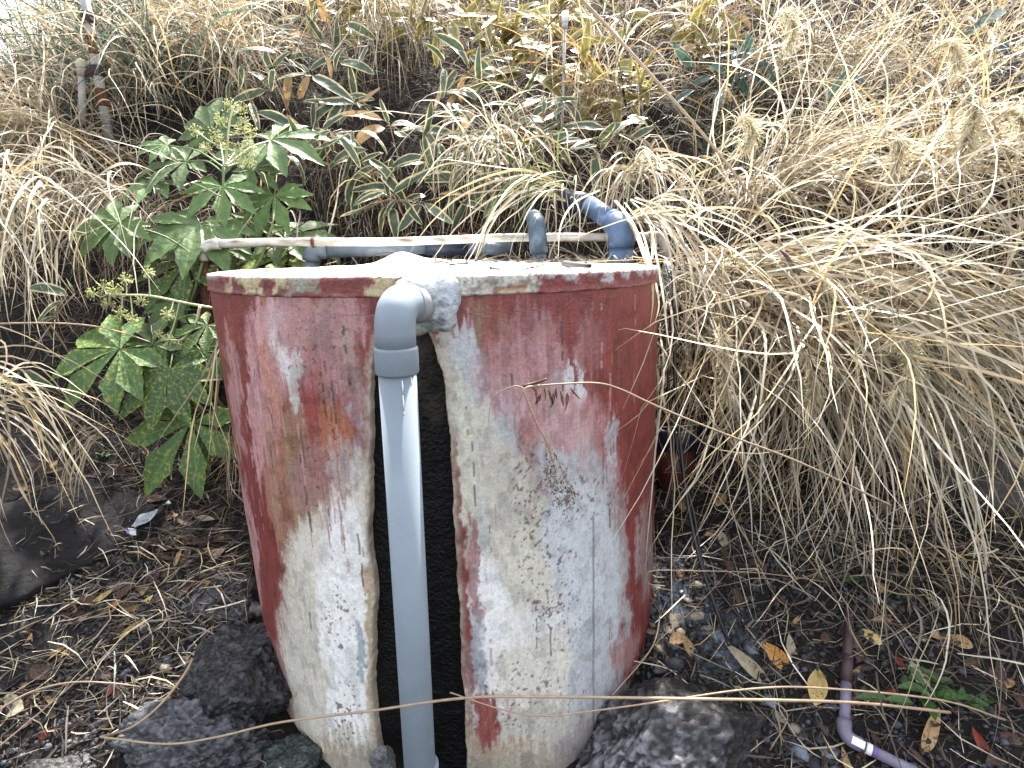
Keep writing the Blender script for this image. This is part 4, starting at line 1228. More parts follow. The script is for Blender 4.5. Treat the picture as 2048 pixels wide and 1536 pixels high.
LEAVES = [ # centre px, tip px, Y, kind, tilt (normal y,z)
 (443, 372, 440, 428, .42, 'fatsia', (-.75, .65)), (548, 392, 540, 448, .50, 'fatsia', (-.75, .65)), (400, 447, 362, 528, .30, 'fatsia', (-.62, .78)),
 (372, 322, 285, 340, .50, 'fatsia', (-.6, .8)), (318, 362, 250, 385, .46, 'fatsia', (-.5, .85)), (238, 446, 148, 478, .34, 'fatsia', (-.75, .65)), (240, 448, 232, 492, .345, 'fatsia', (-.8, .6)),
 (568, 474, 660, 468, .56, 'fatsia', (-.5, .85)), (375, 525, 300, 590, .22, 'fatsia_spot', (-.7, .7)), (240, 698, 100, 770, .06, 'fatsia_spot', (-.72, .69)),
 (338, 740, 300, 832, .02, 'fatsia_spot', (-.8, .6)), (383, 845, 292, 975, -.03, 'fatsia_spot', (-.88, .48)), (415, 650, 372, 690, .12, 'fatsia_spot', (-.7, .7)), (540, 280, 632, 276, .60, 'fatsia', (-.6, .8)),
 (425, 262, 400, 215, .66, 'fatsia', (-.85, .5)), (508, 338, 545, 362, .56, 'fatsia', (-.7, .7)), (580, 512, 450, 518, .60, 'fatsia_pale', (-.3, .95)), (600, 508, 610, 530, .62, 'fatsia_pale', (-.8, .6)),
 (345, 610, 300, 640, .34, 'fatsia', (-.8, .6)), (455, 500, 420, 535, .40, 'fatsia', (-.6, .8)), (505, 440, 470, 470, .60, 'fatsia', (-.7, .7)), (400, 700, 425, 760, .14, 'fatsia_spot', (-.8, .6)),
 (335, 290, 285, 300, .58, 'fatsia', (-.6, .8)), (480, 300, 500, 335, .64, 'fatsia', (-.7, .7)), (305, 690, 330, 640, .16, 'fatsia', (-.7, .7)), (410, 880, 428, 920, .06, 'fatsia_spot', (-.85, .5)), (640, 490, 690, 500, .68, 'fatsia', (-.5, .85)),
]
for i, (cx, cy, tx_, ty_, Y, kind, (ny, nz_)) in enumerate(LEAVES):
    rr_ = random.Random(i)
    if cy < 600 and cx > 290:
        Y += .28                # this side of the crown stands behind the thin pipe
    C = at(cx, cy, Y)
    n = Vector((rr_.uniform(-.15, .15), ny, nz_)).normalized()
    d = ray(tx_, ty_)
    den = d.dot(n)
    T = CAM + d * ((C - CAM).dot(n) / den) if abs(den) > .08 else C + Vector((0, 0, -.1))
    L = min(max((T - C).length * 1.36, .13), .36)
    inst('leaf', PAL[kind][i % 4], C, frame(T - C, n), L, shrub)
    k = int(np.argmin(np.linalg.norm(SPA - np.array(C) - np.array([0, .03, -.06]), axis=1)))
    s0 = Vector(SPA[k])
    mid = (s0 + C) / 2 + Vector((0, .03, .03))
    part('petiole', tube_mesh('petiole', bez([s0, mid, C - n * .004], 6), .0038, 6), M['stem_g'], shrub)
# flower heads
def umbel_mesh(seed):
    r = np.random.default_rng(seed)
    mb = MB()
    n = 36
    D = r.normal(size=(n, 3))
    D /= np.linalg.norm(D, axis=1)[:, None]
    for d in D:
        L = r.uniform(.75, 1.0)
        V, F = tube([d * .12, d * L], [.03, .025], 3, False)
        mb.add(V, F)
        e = d * L
        o = np.array([[1, 0, 0], [-1, 0, 0], [0, 1, 0], [0, -1, 0], [0, 0, 1], [0, 0, -1]]) * .115 + e
        mb.add(o, [[0, 2, 4], [2, 1, 4], [1, 3, 4], [3, 0, 4], [2, 0, 5], [1, 2, 5], [3, 1, 5], [0, 3, 5]])
    return mb.mesh('flower_head')
UM = [umbel_mesh(k) for k in range(3)]
for m_ in UM:
    m_.materials.append(M['umbel'])
def flowers(stalk, heads, Y):
    pth = bez([at(a, b, Y + c) for a, b, c in stalk], 6)
    part('flower_stalk', tube_mesh('flower_stalk', pth, np.linspace(.0065, .004, len(pth)), 8), M['umbel_stalk'], shrub)
    for i, (px, py, dy, sz) in enumerate(heads):
        c = at(px, py, Y + dy)
        k = int(np.argmin(np.linalg.norm(pth - np.array(c) - np.array([0, 0, -.03]), axis=1)))
        s0 = pth[k]
        mid = (s0 + np.array(c)) / 2 + np.array([0, 0, -.012])
        part('flower_stalk', tube_mesh('flower_stalk', bez([s0, mid, np.array(c)], 5), .0026, 6), M['umbel_stalk'], shrub)
        inst('flower_head', UM[i % 3], c, Euler((i, i * 2.1, 0)).to_matrix(), sz * .86, shrub)
flowers([(450, 330, 0), (455, 290, -.02), (458, 250, -.03), (466, 215, -.03)], [(462, 212, 0, .040), (482, 216, .02, .036), (440, 238, -.02, .038), (487, 243, .0, .034), (392, 262, -.03, .036), (430, 268, -.04, .040), (442, 285, -.05, .036), (500, 262, -.02, .038), (478, 258, .02, .030), (497, 282, -.02, .034), (480, 298, -.04, .034), (504, 300, -.03, .036), (410, 296, -.04, .032), (478, 322, -.05, .034), (498, 322, -.05, .036)], .44)
flowers([(425, 616, .10), (370, 606, .05), (300, 592, 0), (245, 590, -.02), (215, 588, -.02)], [(188, 588, -.02, .036), (206, 572, 0, .034), (228, 577, -.03, .040), (236, 585, .02, .036), (252, 558, 0, .034), (296, 544, .02, .034), (216, 608, -.03, .032), (240, 626, -.04, .036), (265, 636, -.04, .034), (284, 600, -.03, .034), (335, 628, -.04, .036), (336, 680, -.05, .036)], .14)
flowers([(400, 612, .06), (390, 650, .03), (365, 678, 0), (340, 680, -.02)], [(362, 690, -.02, .02), (318, 668, -.02, .022)], .10)

# ---- bamboo grass, each plant with its own culm and leaves
SM = {}
for nm in ('sasa', 'sasa_y', 'sasa_g', 'leaf_tan'):
    SM[nm] = []
    for k in range(5):
        V, F, U = leaf_strip(1.0, .29 - .02 * (k % 3), [.5, .9, .25, 1.3, -.3][k], [.25, .1, .4, .2, .3][k], rows=10, cols=7, wav=.10, twist=[.3, -.4, .1, .7, -.2][k], seed=k, prof=lambda s: np.sin(np.pi * np.clip(s, 0, 1) ** .85) ** .52 * (1 - .18 * s))
        me = mesh('bamboo_grass_leaf', V, F, uv=U)
        me.materials.append(M[nm])
        SM[nm].append(me)
NLEAF = [0]
def sasa(label, leaves, Y, kind='sasa', culm=None, group=None, seed=0, n_rand=0, box=None, size=(.12, .21)):
    rr_ = random.Random(seed)
    pts = []
    for (bx, by, tx_, ty_) in leaves:
        b_ = at(bx, by, Y + rr_.uniform(-.03, .03))
        L = max(math.hypot(tx_ - bx, ty_ - by), 34) / FPX * (b_ - CAM).length
        t_ = at(tx_, ty_, Y + rr_.uniform(-.06, .02) - .25 * L)
        pts.append((b_, t_))
    for k in range(n_rand):
        bx, by = rr_.uniform(box[0], box[2]), rr_.uniform(box[1], box[3])
        b_ = at(bx, by, Y + rr_.uniform(-.08, .08))
        a = rr_.uniform(0, 2 * math.pi)
        L = rr_.uniform(*size)
        t_ = b_ + Vector((math.cos(a), rr_.uniform(-.7, -.05), math.sin(a) * .6 - .12)).normalized() * L
        pts.append((b_, t_))
    cen = sum((b for b, t in pts), Vector()) / len(pts)
    if culm is None:
        foot = Vector((cen.x + rr_.uniform(-.06, .06), cen.y + .25, 0))
    else:
        foot = at(culm[0], culm[1], Y + .2)
    foot.z = g1(foot.x, foot.y) - .01
    if foot.z > cen.z + .1:
        foot.z = cen.z - .05
    root = empty('bamboo_grass', foot, label, 'bamboo grass', group)
    tops = sorted((b for b, t in pts), key=lambda b: (b - foot).length)
    cpath = bez([foot, (foot + cen) / 2 + Vector((0, -.02, .05)), cen], 6)
    part('culm', tube_mesh('bamboo_culm', cpath, .0035, 6), M['drystem'], root)
    for k, (b_, t_) in enumerate(pts):
        kd = kind
        if rr_.random() < .07:
            kd = 'leaf_tan'
        n = Vector((rr_.uniform(-.5, .5), rr_.uniform(-.9, -.25), rr_.uniform(.25, .9)))
        L = (t_ - b_).length * 1.25
        inst('leaf', SM[kd][rr_.randrange(5)], b_, frame(t_ - b_, n), (L * rr_.uniform(.85, 1.25), L, L), root)
        if (b_ - cen).length > .02:
            part('leaf_stalk', tube_mesh('leaf_stalk', [cen, (cen + b_) / 2 + Vector((0, 0, .01)), b_], .002, 5), M['drystem'], root)
    return root
sasa('white edged bamboo grass spray hanging just above the middle of the thin pipe', [(772, 412, 748, 462), (785, 415, 788, 458), (795, 398, 765, 425), (838, 408, 805, 455), (850, 405, 893, 449), (780, 390, 714, 373), (776, 384, 722, 398), (785, 388, 866, 334), (770, 400, 700, 440), (812, 405, 826, 432), (760, 405, 700, 436)], 1.0, seed=1)
sasa('white edged bamboo grass spray reaching from the dark bank towards the shrub', [(656, 258, 662, 294), (678, 274, 716, 309), (704, 262, 708, 287), (572, 310, 540, 352), (574, 310, 617, 330), (625, 300, 688, 288), (630, 265, 590, 262), (660, 262, 630, 272), (720, 262, 770, 262)], 1.0, seed=2)
sasa('bamboo grass with one upright white edged leaf above the dark bank', [(777, 246, 760, 206), (765, 240, 698, 216), (770, 256, 705, 257), (800, 262, 850, 242), (782, 250, 830, 230), (790, 262, 815, 280)], 1.15, seed=3)
sasa('bamboo grass trailing sideways over the top of the dark bank', [(620, 150, 562, 152), (547, 138, 538, 164), (553, 106, 488, 86), (482, 132, 484, 164), (625, 152, 685, 178), (500, 205, 516, 246), (492, 196, 430, 218), (612, 145, 585, 120), (560, 168, 530, 182)], 1.3, seed=4)
sasa('curled bamboo grass leaf bunch on a dangling stem near the straw sheaf', [(735, 92, 722, 124), (690, 96, 655, 118), (705, 92, 690, 80), (650, 110, 668, 140), (680, 125, 730, 118)], 1.5, seed=5)
sasa('white edged bamboo grass leaves lying by the long straw blades left of the stake', [(905, 208, 948, 226), (1088, 192, 1090, 215), (1082, 200, 1018, 206), (1108, 200, 1116, 214), (985, 290, 996, 334), (972, 250, 1004, 276), (1058, 326, 1050, 378), (1030, 326, 1052, 362), (985, 285, 960, 315), (960, 285, 935, 312), (895, 205, 935, 240)], 1.05, seed=6)
sasa('big bamboo grass spray with yellow striped leaves under the white tipped stake', [(1112, 62, 1060, 12), (1128, 72, 1068, 32), (1130, 80, 1066, 56), (1135, 88, 1190, 40), (1150, 95, 1215, 60), (1100, 90, 1040, 100), (1140, 100, 1200, 104), (1120, 92, 1075, 118)], 1.75, 'sasa_y', seed=7)
sasa('yellow green bamboo grass spray low on the left of the stake', [(1050, 140, 965, 138), (1045, 150, 962, 152), (1052, 150, 1125, 160), (1060, 160, 1120, 140), (1040, 135, 1052, 112), (990, 178, 912, 176), (1000, 110, 940, 122), (1010, 100, 985, 76)], 1.65, 'sasa_y', seed=8)
sasa('yellow bamboo grass spray at the very top, right of the stake', [(1245, 28, 1200, 5), (1250, 30, 1290, 2), (1255, 34, 1310, 22), (1240, 25, 1225, -15), (1270, 60, 1225, 70), (1440, 25, 1500, 2), (1430, 30, 1485, 28)], 2.0, 'sasa_y', seed=9)
sasa('dark blue green bamboo grass leaves at the upper right corner of the bank', [(1965, 90, 1990, 112), (1985, 85, 2055, 108), (1990, 100, 2050, 75), (2010, 20, 1970, 28), (1655, 200, 1690, 150), (1700, 148, 1725, 166)], .7, 'sasa_g', seed=10)
sasa('white edged bamboo grass half hidden by grass at the left of the shrub', [(135, 590, 60, 556), (125, 600, 75, 628), (150, 588, 142, 560), (110, 634, 70, 640), (40, 745, 10, 780), (50, 740, 90, 775)], .12, seed=11)
RB = [(560, 250, 700, 330, 1.15, 'sasa', 'bamboo grass low on the dark bank left of the upright leaf'), (700, 300, 800, 380, 1.1, 'sasa', 'bamboo grass sunk in the shade above the hanging spray'), (840, 330, 940, 430, 1.05, 'sasa', 'bamboo grass right of the hanging spray behind the pipe'), (600, -20, 760, 60, 2.2, 'sasa_y', 'yellowish bamboo grass at the top edge left of the straw sheaf'), (960, 30, 1080, 110, 1.9, 'sasa_y', 'sunlit bamboo grass close left of the white tipped stake'), (1000, 210, 1110, 300, 1.15, 'sasa', 'white edged bamboo grass between the arching straw and the stake'), (920, 20, 1060, 120, 2.0, 'sasa_y', 'pale bamboo grass at the top edge left of the striped spray'), (1150, 120, 1320, 220, 1.6, 'sasa_y', 'bamboo grass mixed with orange culms beside the slanting stem'), (1340, 10, 1520, 120, 1.9, 'sasa_y', 'bamboo grass below the curled white seed head'),
      (880, 100, 1010, 190, 1.5, 'sasa', 'dark bamboo grass in shade left of the yellow sprays'), (560, 40, 700, 130, 1.9, 'sasa', 'small bamboo grass on the bank above the trailing spray'), (850, 240, 960, 330, 1.2, 'sasa', 'bamboo grass under the arching straw at the middle of the bank'),
      (1180, 230, 1300, 330, 1.15, 'sasa', 'tangled bamboo grass above the bright tuft'), (800, -10, 930, 70, 2.1, 'sasa_y', 'bamboo grass at the top edge behind the straw sheaf'), (1380, 90, 1540, 180, 1.6, 'sasa_g', 'dark green bamboo grass left of the grey grass clump'),
      (620, 190, 760, 240, 1.5, 'sasa', 'short bamboo grass at the crest of the dark bank'), (1040, 180, 1160, 290, 1.3, 'sasa', 'bamboo grass close around the foot of the stake'), (1080, 0, 1200, 50, 2.2, 'sasa_y', 'bamboo grass peeping over the top edge behind the stake'), (440, 120, 600, 200, 1.7, 'sasa', 'bamboo grass above the flower heads of the shrub'),
      (930, 330, 1060, 400, 1.1, 'sasa', 'low bamboo grass between straw blades behind the grey bend')]
for k, (x0, y0, x1, y1, Y, kd, lb) in enumerate(RB):
    sasa(lb, [], Y, kd, seed=40 + k, n_rand=28 if kd != 'sasa' else 17, box=(x0, y0, x1, y1))
# ================================================================= rocks, litter, stems, small things
import bmesh
def ico(sub):
    bm = bmesh.new()
    bmesh.ops.create_icosphere(bm, subdivisions=sub, radius=1.0)
    V = np.array([v.co[:] for v in bm.verts])
    F = np.array([[v.index for v in f.verts] for f in bm.faces])
    bm.free()
    return V, F
I2, I3, I6 = ico(2), ico(3), ico(6)

def rock(name, label, cat, c, size, seed, rough=.28, lichen=0.0, lichen_dir=None, base=(.022, .022, .025), rot=0.0, flat=None):
    V, F = I6
    d = V.copy()
    # broken facets: clip the ball by random planes, then roughen
    r = np.random.default_rng(seed)
    s = np.ones(len(d))
    for k in range(16):
        n = r.normal(size=3); n /= np.linalg.norm(n)
        h = r.uniform(.62, .95)
        dt = d @ n
        s = np.minimum(s, np.where(dt > 1e-3, h / np.maximum(dt, 1e-3), 9))
    f1, f2, f3 = fbm(d * 2.2 + seed, seed, 4), fbm(d * 7 + seed, seed + 3, 4), fbm(d * 19 + seed, seed + 5, 3)
    s = s * (1 + rough * (f1 - .5) + .5 * rough * (f2 - .5) + .22 * rough * (f3 - .5) * 1.4 - .10 * rough * (np.abs(f2 - .5) < .03))
    P = d * s[:, None] * np.array(size)
    if flat is not None:
        P[:, 2] = np.minimum(P[:, 2], flat + .012 * (f2 - .5))
    cz, sz = math.cos(rot), math.sin(rot)
    P = np.stack([P[:, 0] * cz - P[:, 1] * sz, P[:, 0] * sz + P[:, 1] * cz, P[:, 2]], 1)
    col = np.tile(base, (len(P), 1)) * (.35 + .8 * f1 + .5 * (f3 - .3))[:, None]
    if lichen:
        f4 = fbm(d * 42 + seed, seed + 7, 3)
        k = sstep(.44, .62, f4 * .45 + f3 * .35 + f2 * .20) * lichen
        if lichen_dir is not None:
            ld = np.array(lichen_dir, float); ld /= np.linalg.norm(ld)
            k = k * sstep(.25, .8, d @ ld + .9 * (f2 - .5) + .5 * (f1 - .5))
        col = mixc(col, k, np.array([.36, .36, .39]))
    col = mixc(col, sstep(.60, .68, f2) * .35, np.array([.10, .10, .105]))
    o = link(name, mesh(name, P, F, col), M['rock'])
    o.location = c
    return tag(o, label, cat)
def gpt(px, py, dz=0):
    return on_ground(px, py, dz)
p = gpt(455, 1400)
rock('rock', 'black broken rock leaning on the lower left of the tank', 'rock', p + Vector((.035, .0, .05)), (.235, .20, .215), 4, base=(.008, .008, .010), rough=.34, lichen=.14)
p = gpt(395, 1520)
rock('rock', 'rough grey black lava rock in the lower left, in front of the black rock', 'rock', p + Vector((-.02, .0, .015)), (.27, .16, .19), 9, rough=.4, lichen=.28, base=(.020, .022, .026))
p = gpt(1385, 1500)
rock('rock', 'large dark rock with white lichen patches at the lower right of the tank', 'rock', p + Vector((-.005, .05, -.02)), (.40, .26, .25), 13, rough=.34, lichen=.8, lichen_dir=(-.85, -.5, -.05), base=(.028, .026, .026), rot=.3)
p = gpt(770, 1536)
rock('rock', 'small grey stone at the foot of the fat overflow pipe', 'rock', at(768, 1528, -.885), (.045, .035, .06), 17, rough=.3, lichen=.4, base=(.10, .10, .10))
p = gpt(590, 1500)
rock('rock', 'low mossy stone tucked under the curved foot of the tank', 'rock', p + Vector((-.02, -.02, -.05)), (.15, .12, .09), 19, rough=.35, base=(.022, .032, .026), lichen=.12)
p = gpt(120, 1530)
rock('rock', 'dark stone at the bottom left corner', 'rock', p + Vector((0, -.02, -.06)), (.17, .12, .09), 23, rough=.35, base=(.024, .023, .022), lichen=.1)

def slab(name, label, px, py, size, rot, tilt, m, seed, dz=0.0):
    """an irregular flat stone slab"""
    r = np.random.default_rng(seed)
    na, nr = 60, 12
    aa = np.linspace(0, 2 * np.pi, na, endpoint=False)
    rad = 1 + .18 * (fbm(np.stack([np.cos(aa) * 1.5, np.sin(aa) * 1.5, 0 * aa + seed], 1), seed, 3) - .5) * 2
    pw = (np.abs(np.cos(aa)) ** 3.2 + np.abs(np.sin(aa)) ** 3.2) ** (-1 / 3.2)
    rad = rad * pw
    Vs = []
    for k, (f, z) in enumerate([(0.001, 1), (.35, 1), (.7, 1), (.88, 1), (.96, .96), (1, .75), (1.01, .3), (1.0, -.5), (.95, -1), (.001, -1)]):
        X, Y = rad * f * np.cos(aa) * size[0], rad * f * np.sin(aa) * size[1]
        Z = np.full(na, z * size[2]) + .014 * (fbm(np.stack([X * 9, Y * 9, 0 * X + z], 1), seed + 2, 4) - .5)
        Vs.append(np.stack([X, Y, Z], 1))
    me = mesh(name, np.concatenate(Vs), grid_faces(na, 10, True)[:, ::-1])
    o = link(name, me, m)
    p = gpt(px, py)
    n = gnormal(p.x, p.y, .12)
    q = n.to_track_quat('Z', 'Y')
    o.rotation_mode = 'QUATERNION'
    o.rotation_quaternion = q @ Euler((tilt[0], tilt[1], rot)).to_quaternion()
    o.location = p + n * (dz + size[2] * .4)
    return tag(o, label, 'stone slab')
slab('stone_slab', 'large dark flat stone slab lying on the slope under the shrub', 120, 1070, (.36, .23, .03), .25, (0, 0), M['slab'], 3, -.008)
slab('stone_slab', 'smaller dark stone slab half buried in litter near the lower left corner', 40, 1300, (.26, .13, .02), .3, (0, 0), M['slab'], 6, -.006)
slab('stone_slab', 'grey concrete slab showing through the grass at the right edge', 1990, 960, (.40, .17, .04), -.35, (0, 0), M['slab_grey'], 8, -.005)

# ---- pebbles beside the foot of the tank
PB = []
for k in range(5):
    V, F = I3
    s = 1 + .9 * (fbm(V * 1.3 + k * 9, k, 3) - .5)
    for mname in ('peb_tan', 'peb_dark', 'peb_blue'):
        me = mesh('pebble', V * s[:, None], F)
        me.materials.append(M[mname])
        PB.append(me)
rr_ = random.Random(5)
def pebble(px, py, sz, mi, label=None, group=None):
    p = gpt(px, py)
    if math.hypot(p.x - XC, p.y) < TR + sz * .8:
        a = math.atan2(p.y, p.x - XC)
        p.x, p.y = XC + math.cos(a) * (TR + sz), math.sin(a) * (TR + sz)
        p.z = g1(p.x, p.y)
    o = bpy.data.objects.new('pebble', PB[rr_.randrange(5) * 3 + mi])
    COL.objects.link(o)
    o.location = p + Vector((0, 0, sz * .12))
    o.scale = (sz * rr_.uniform(.9, 1.6), sz * rr_.uniform(.7, 1.1), sz * rr_.uniform(.4, .7))
    o.rotation_euler = (rr_.uniform(-.3, .3), rr_.uniform(-.3, .3), rr_.uniform(0, 6))
    tag(o, label, 'pebble', group)
GT = 'tan pebbles beside the tank'
for (x_, y_, s_) in ((1350, 1240, .026), (1372, 1204, .020), (1300, 1266, .022), (1338, 1262, .020), (1392, 1172, .022), (1390, 1235, .022), (1362, 1268, .018), (1336, 1232, .018), (1306, 1252, .017), (1415, 1262, .018), (1318, 1300, .016)):
    pebble(x_, y_, s_, 0, 'rounded tan pebble in the pale crusted patch right of the tank', GT)
for (x_, y_, s_) in ((1350, 1332, .034), (1275, 1380, .026), (1300, 1400, .028), (1320, 1345, .024), (1420, 1330, .026), (1440, 1300, .022), (1240, 1420, .028), (1216, 1450, .030), (1260, 1345, .018), (1395, 1320, .018), (1470, 1285, .02), (1215, 1490, .03), (1190, 1510, .025)):
    pebble(x_, y_, s_, 1, 'black wet pebble between the tank foot and the lichened rock', 'black wet pebbles at the tank foot')
for (x_, y_, s_) in ((1500, 1300, .022), (1436, 1310, .020), (1330, 1200, .016), (1345, 1180, .018), (1320, 1215, .016), (1362, 1185, .015), (1310, 1180, .016)):
    pebble(x_, y_, s_, 2, 'bluish crusted pebble in the pale patch right of the tank', 'bluish pebbles right of the tank')
for (x_, y_, s_, m_) in ((1590, 1460, .022, 0), (1560, 1440, .018, 0), (1600, 1510, .03, 2), (1640, 1480, .018, 1), (1585, 1490, .02, 1), (1660, 1510, .02, 2), (1540, 1405, .02, 2), (1625, 1530, .022, 1)):
    pebble(x_, y_, s_, m_, 'rounded pebble on the wet ground between the lichened rock and the lilac pipe', 'pebbles near the lilac pipe')
for (x_, y_, s_, m_) in ((332, 1340, .022, 0), (370, 1325, .022, 0), (395, 1310, .017, 0), (385, 1280, .02, 1)):
    pebble(x_, y_, s_, m_, 'knobbly pale stone above the black broken rock', 'pale stones above the black rock')
for (x_, y_, s_, m_) in ((500, 1195, .018, 1), (490, 1225, .016, 1), (508, 1240, .014, 1), (484, 1262, .015, 1), (505, 1272, .014, 1)):
    pebble(x_, y_, s_, m_, 'dark pebble set in the pale crust left of the tank', 'dark pebbles in the pale crust')

# ---- fallen leaves
FL = {}
for nm in ('leaf_tan', 'leaf_yellow', 'leaf_orange', 'leaf_brown', 'leaf_pale', 'leaf_red'):
    FL[nm] = []
    for k in range(6):
        V, F, U = leaf_strip(1.0, [.42, .30, .5, .22, .36, .46][k], [.5, -.5, .8, .3, -.8, 1.2][k], [.35, .6, .2, .8, .4, .5][k], rows=10, cols=7, wav=.16, twist=[.3, -.5, .6, .2, -.3, .8][k], seed=30 + k, prof=lambda s: np.sin(np.pi * np.clip(s, 0, 1) ** .85) ** .8 + .03)
        V[:, 1] -= .5
        V[:, 2] -= V[:, 2].mean()
        me = mesh('fallen_leaf', V, F, uv=U)
        me.materials.append(M[nm])
        FL[nm].append(me)
LANDMARKS = [(1690, 1420, 'beside the lilac pipe'), (1870, 1400, 'among the green weeds'), (1690, 1290, 'by the reddened end of the lilac pipe'), (1400, 1120, 'beside the black hoses'), (1350, 990, 'in front of the dark red bucket'), (1520, 1080, 'under the hanging tips of the huge tussock'), (1900, 1180, 'under the sprawling straw'), (1960, 980, 'by the grey concrete slab'), (1830, 1080, 'where the bramble stem nears the ground'), (1980, 1420, 'by the jointed green stem'), (1840, 1490, 'below the green weeds'), (1620, 1500, 'between the pebbles and the lilac elbow'), (1560, 1230, 'in the shade above the orange brown leaf'), (1700, 1170, 'in the shaded litter under the tussock'),
    (430, 1100, 'close to the left foot of the tank'), (300, 1080, 'by the torn wrapper'), (360, 1200, 'on the wet twigs beside the tank'), (240, 1190, 'along the lower edge of the large dark slab'), (130, 1250, 'between the two dark slabs'), (40, 1300, 'on the smaller dark slab'), (280, 1290, 'above the black broken rock'), (110, 1400, 'below the smaller dark slab'), (270, 1400, 'above the lava rock'), (90, 1490, 'by the dark corner stone'),
    (100, 800, 'on the soil by the drooping edge tuft'), (210, 930, 'near the tiny green weed on the soil'), (330, 960, 'below the lowest spotted leaf'), (420, 980, 'under the shade strands by the tank'), (200, 840, 'under the big spotted leaf'), (60, 950, 'above the large dark slab'),
    (620, 320, 'high on the dark bank beside the shrub'), (720, 420, 'behind the thin pipe on the dark bank'), (800, 290, 'under the upright bamboo leaf'), (930, 420, 'behind the trailing straw'), (900, 300, 'on the bank below the arching straw'), (640, 430, 'on the dark bank just above the slate pipe')]
KNAME = {'leaf_brown': 'brown', 'leaf_tan': 'tan', 'leaf_pale': 'pale', 'leaf_red': 'red', 'leaf_yellow': 'yellow', 'leaf_orange': 'orange'}
def fallen(px, py, L, ang, kind, label, group=None, v=None, lift=.012, up=0.0):
    p = gpt(px, py, lift)
    if math.hypot(p.x - XC, p.y) < TR + .03:
        return
    n = gnormal(p.x, p.y)
    n = (n + Vector((rr_.uniform(-.25, .25), rr_.uniform(-.45, .05) - up, 0))).normalized()
    d = Vector((math.cos(ang), math.sin(ang) * .75, math.sin(ang) * .66))
    if group:
        lm = min(LANDMARKS, key=lambda a: (a[0] - px) ** 2 + (a[1] - py) ** 2)[2]
        label = ('large ' if L > .085 else 'small ' if L < .06 else '') + KNAME[kind] + ' dead leaf ' + lm
        group = KNAME[kind] + ' dead leaves ' + lm
    o = inst('fallen_leaf', FL[kind][rr_.randrange(6) if v is None else v], p, frame(d, n), L, None)
    tag(o, label, 'fallen leaf', group)
D_ = math.radians
fallen(1632, 1388, .14, D_(65), 'leaf_yellow', 'big yellow leaf with dark marks, lit beside the lilac pipe', v=0, up=.6, lift=.03)
fallen(1552, 1322, .13, D_(125), 'leaf_orange', 'orange brown leaf with a dark hole right of the pebbles', v=0, up=.5)
fallen(1582, 1310, .12, D_(85), 'leaf_pale', 'pale yellow leaf standing beside the orange brown leaf', v=1, up=.7)
fallen(1378, 1302, .12, D_(115), 'leaf_tan', 'golden brown leaf lying over the tan pebbles', v=1, up=.3)
fallen(1425, 1075, .075, D_(5), 'leaf_tan', 'tan oblong leaf by the black hoses', v=0)
fallen(1315, 1390, .08, D_(160), 'leaf_tan', 'tan leaf scrap at the tank foot behind the lichened rock', v=2, up=.4)
fallen(1495, 1345, .20, D_(130), 'leaf_pale', 'long bleached leaf strip curling behind the lichened rock', v=3, up=.4, lift=.025)
fallen(1835, 1370, .10, D_(95), 'leaf_pale', 'whitish leaf standing among the green weeds', v=0, up=.8, lift=.03)
fallen(1860, 1475, .15, D_(55), 'leaf_tan', 'long tan leaf near the lilac pipe elbow', v=1, up=.5, lift=.025)
fallen(1740, 1280, .08, D_(135), 'leaf_yellow', 'small cream leaf above the lilac pipe', v=0, up=.4)
fallen(1770, 1245, .11, D_(5), 'leaf_tan', 'rolled tan leaf above the cream one', v=3)
fallen(405, 1045, .12, D_(175), 'leaf_pale', 'pale rolled leaf under the thin hanging straw', v=3)
fallen(425, 1108, .09, D_(172), 'leaf_orange', 'amber leaf near the left foot of the tank', v=1)
fallen(125, 1318, .07, D_(60), 'leaf_yellow', 'narrow yellow leaf on the smaller dark slab', v=3)
fallen(295, 1212, .07, D_(45), 'leaf_yellow', 'bright yellow leaf half way along the litter', v=1)
fallen(262, 1265, .10, D_(55), 'leaf_yellow', 'pale curved yellow leaf on the wet twigs', v=3)
fallen(205, 1205, .11, D_(52), 'leaf_yellow', 'slim yellow leaf at the upper edge of the litter', v=3)
fallen(222, 1228, .11, D_(48), 'leaf_orange', 'golden leaf beside the slim yellow leaf', v=1)
fallen(289, 1262, .07, D_(100), 'leaf_pale', 'small cream leaf pointing up the slope', v=1)
fallen(225, 1385, .05, D_(80), 'leaf_red', 'bright red leaf scrap above the lava rock', v=0, up=.5)
fallen(90, 1482, .06, D_(60), 'leaf_red', 'dark red leaf at the lower left corner', v=1)
fallen(20, 1420, .14, D_(170), 'leaf_pale', 'torn pale leaf at the left edge', v=2)
fallen(160, 1255, .10, D_(60), 'leaf_pale', 'straw coloured leaf strip in the left litter', v=3)
fallen(1330, 862, .10, D_(150), 'leaf_yellow', 'yellow green leaf beside the dark red bucket', v=1, up=.5, lift=.36)
fallen(1365, 1010, .10, D_(80), 'leaf_tan', 'dry tan leaf leaning by the bucket foot', v=0, up=.5)
fallen(1440, 1000, .12, D_(60), 'leaf_tan', 'dry tan leaf between hoses and hanging grass', v=2, up=.5)
GL, GR, GU = 'brown leaves in the litter left of the tank', 'brown leaves in the litter right of the tank', 'dead leaves on the slope under the shrub'
for i in range(62):
    a = rr_.random()
    px, py = 30 + 430 * a + rr_.gauss(0, 30), 1300 - 230 * a + rr_.gauss(0, 40)
    fallen(px, py, rr_.uniform(.055, .11), rr_.uniform(-.4, 1.6), rr_.choice(['leaf_brown'] * 5 + ['leaf_tan', 'leaf_tan', 'leaf_pale']), 'small dead leaf in the litter band left of the tank', GL, lift=rr_.uniform(.004, .02))
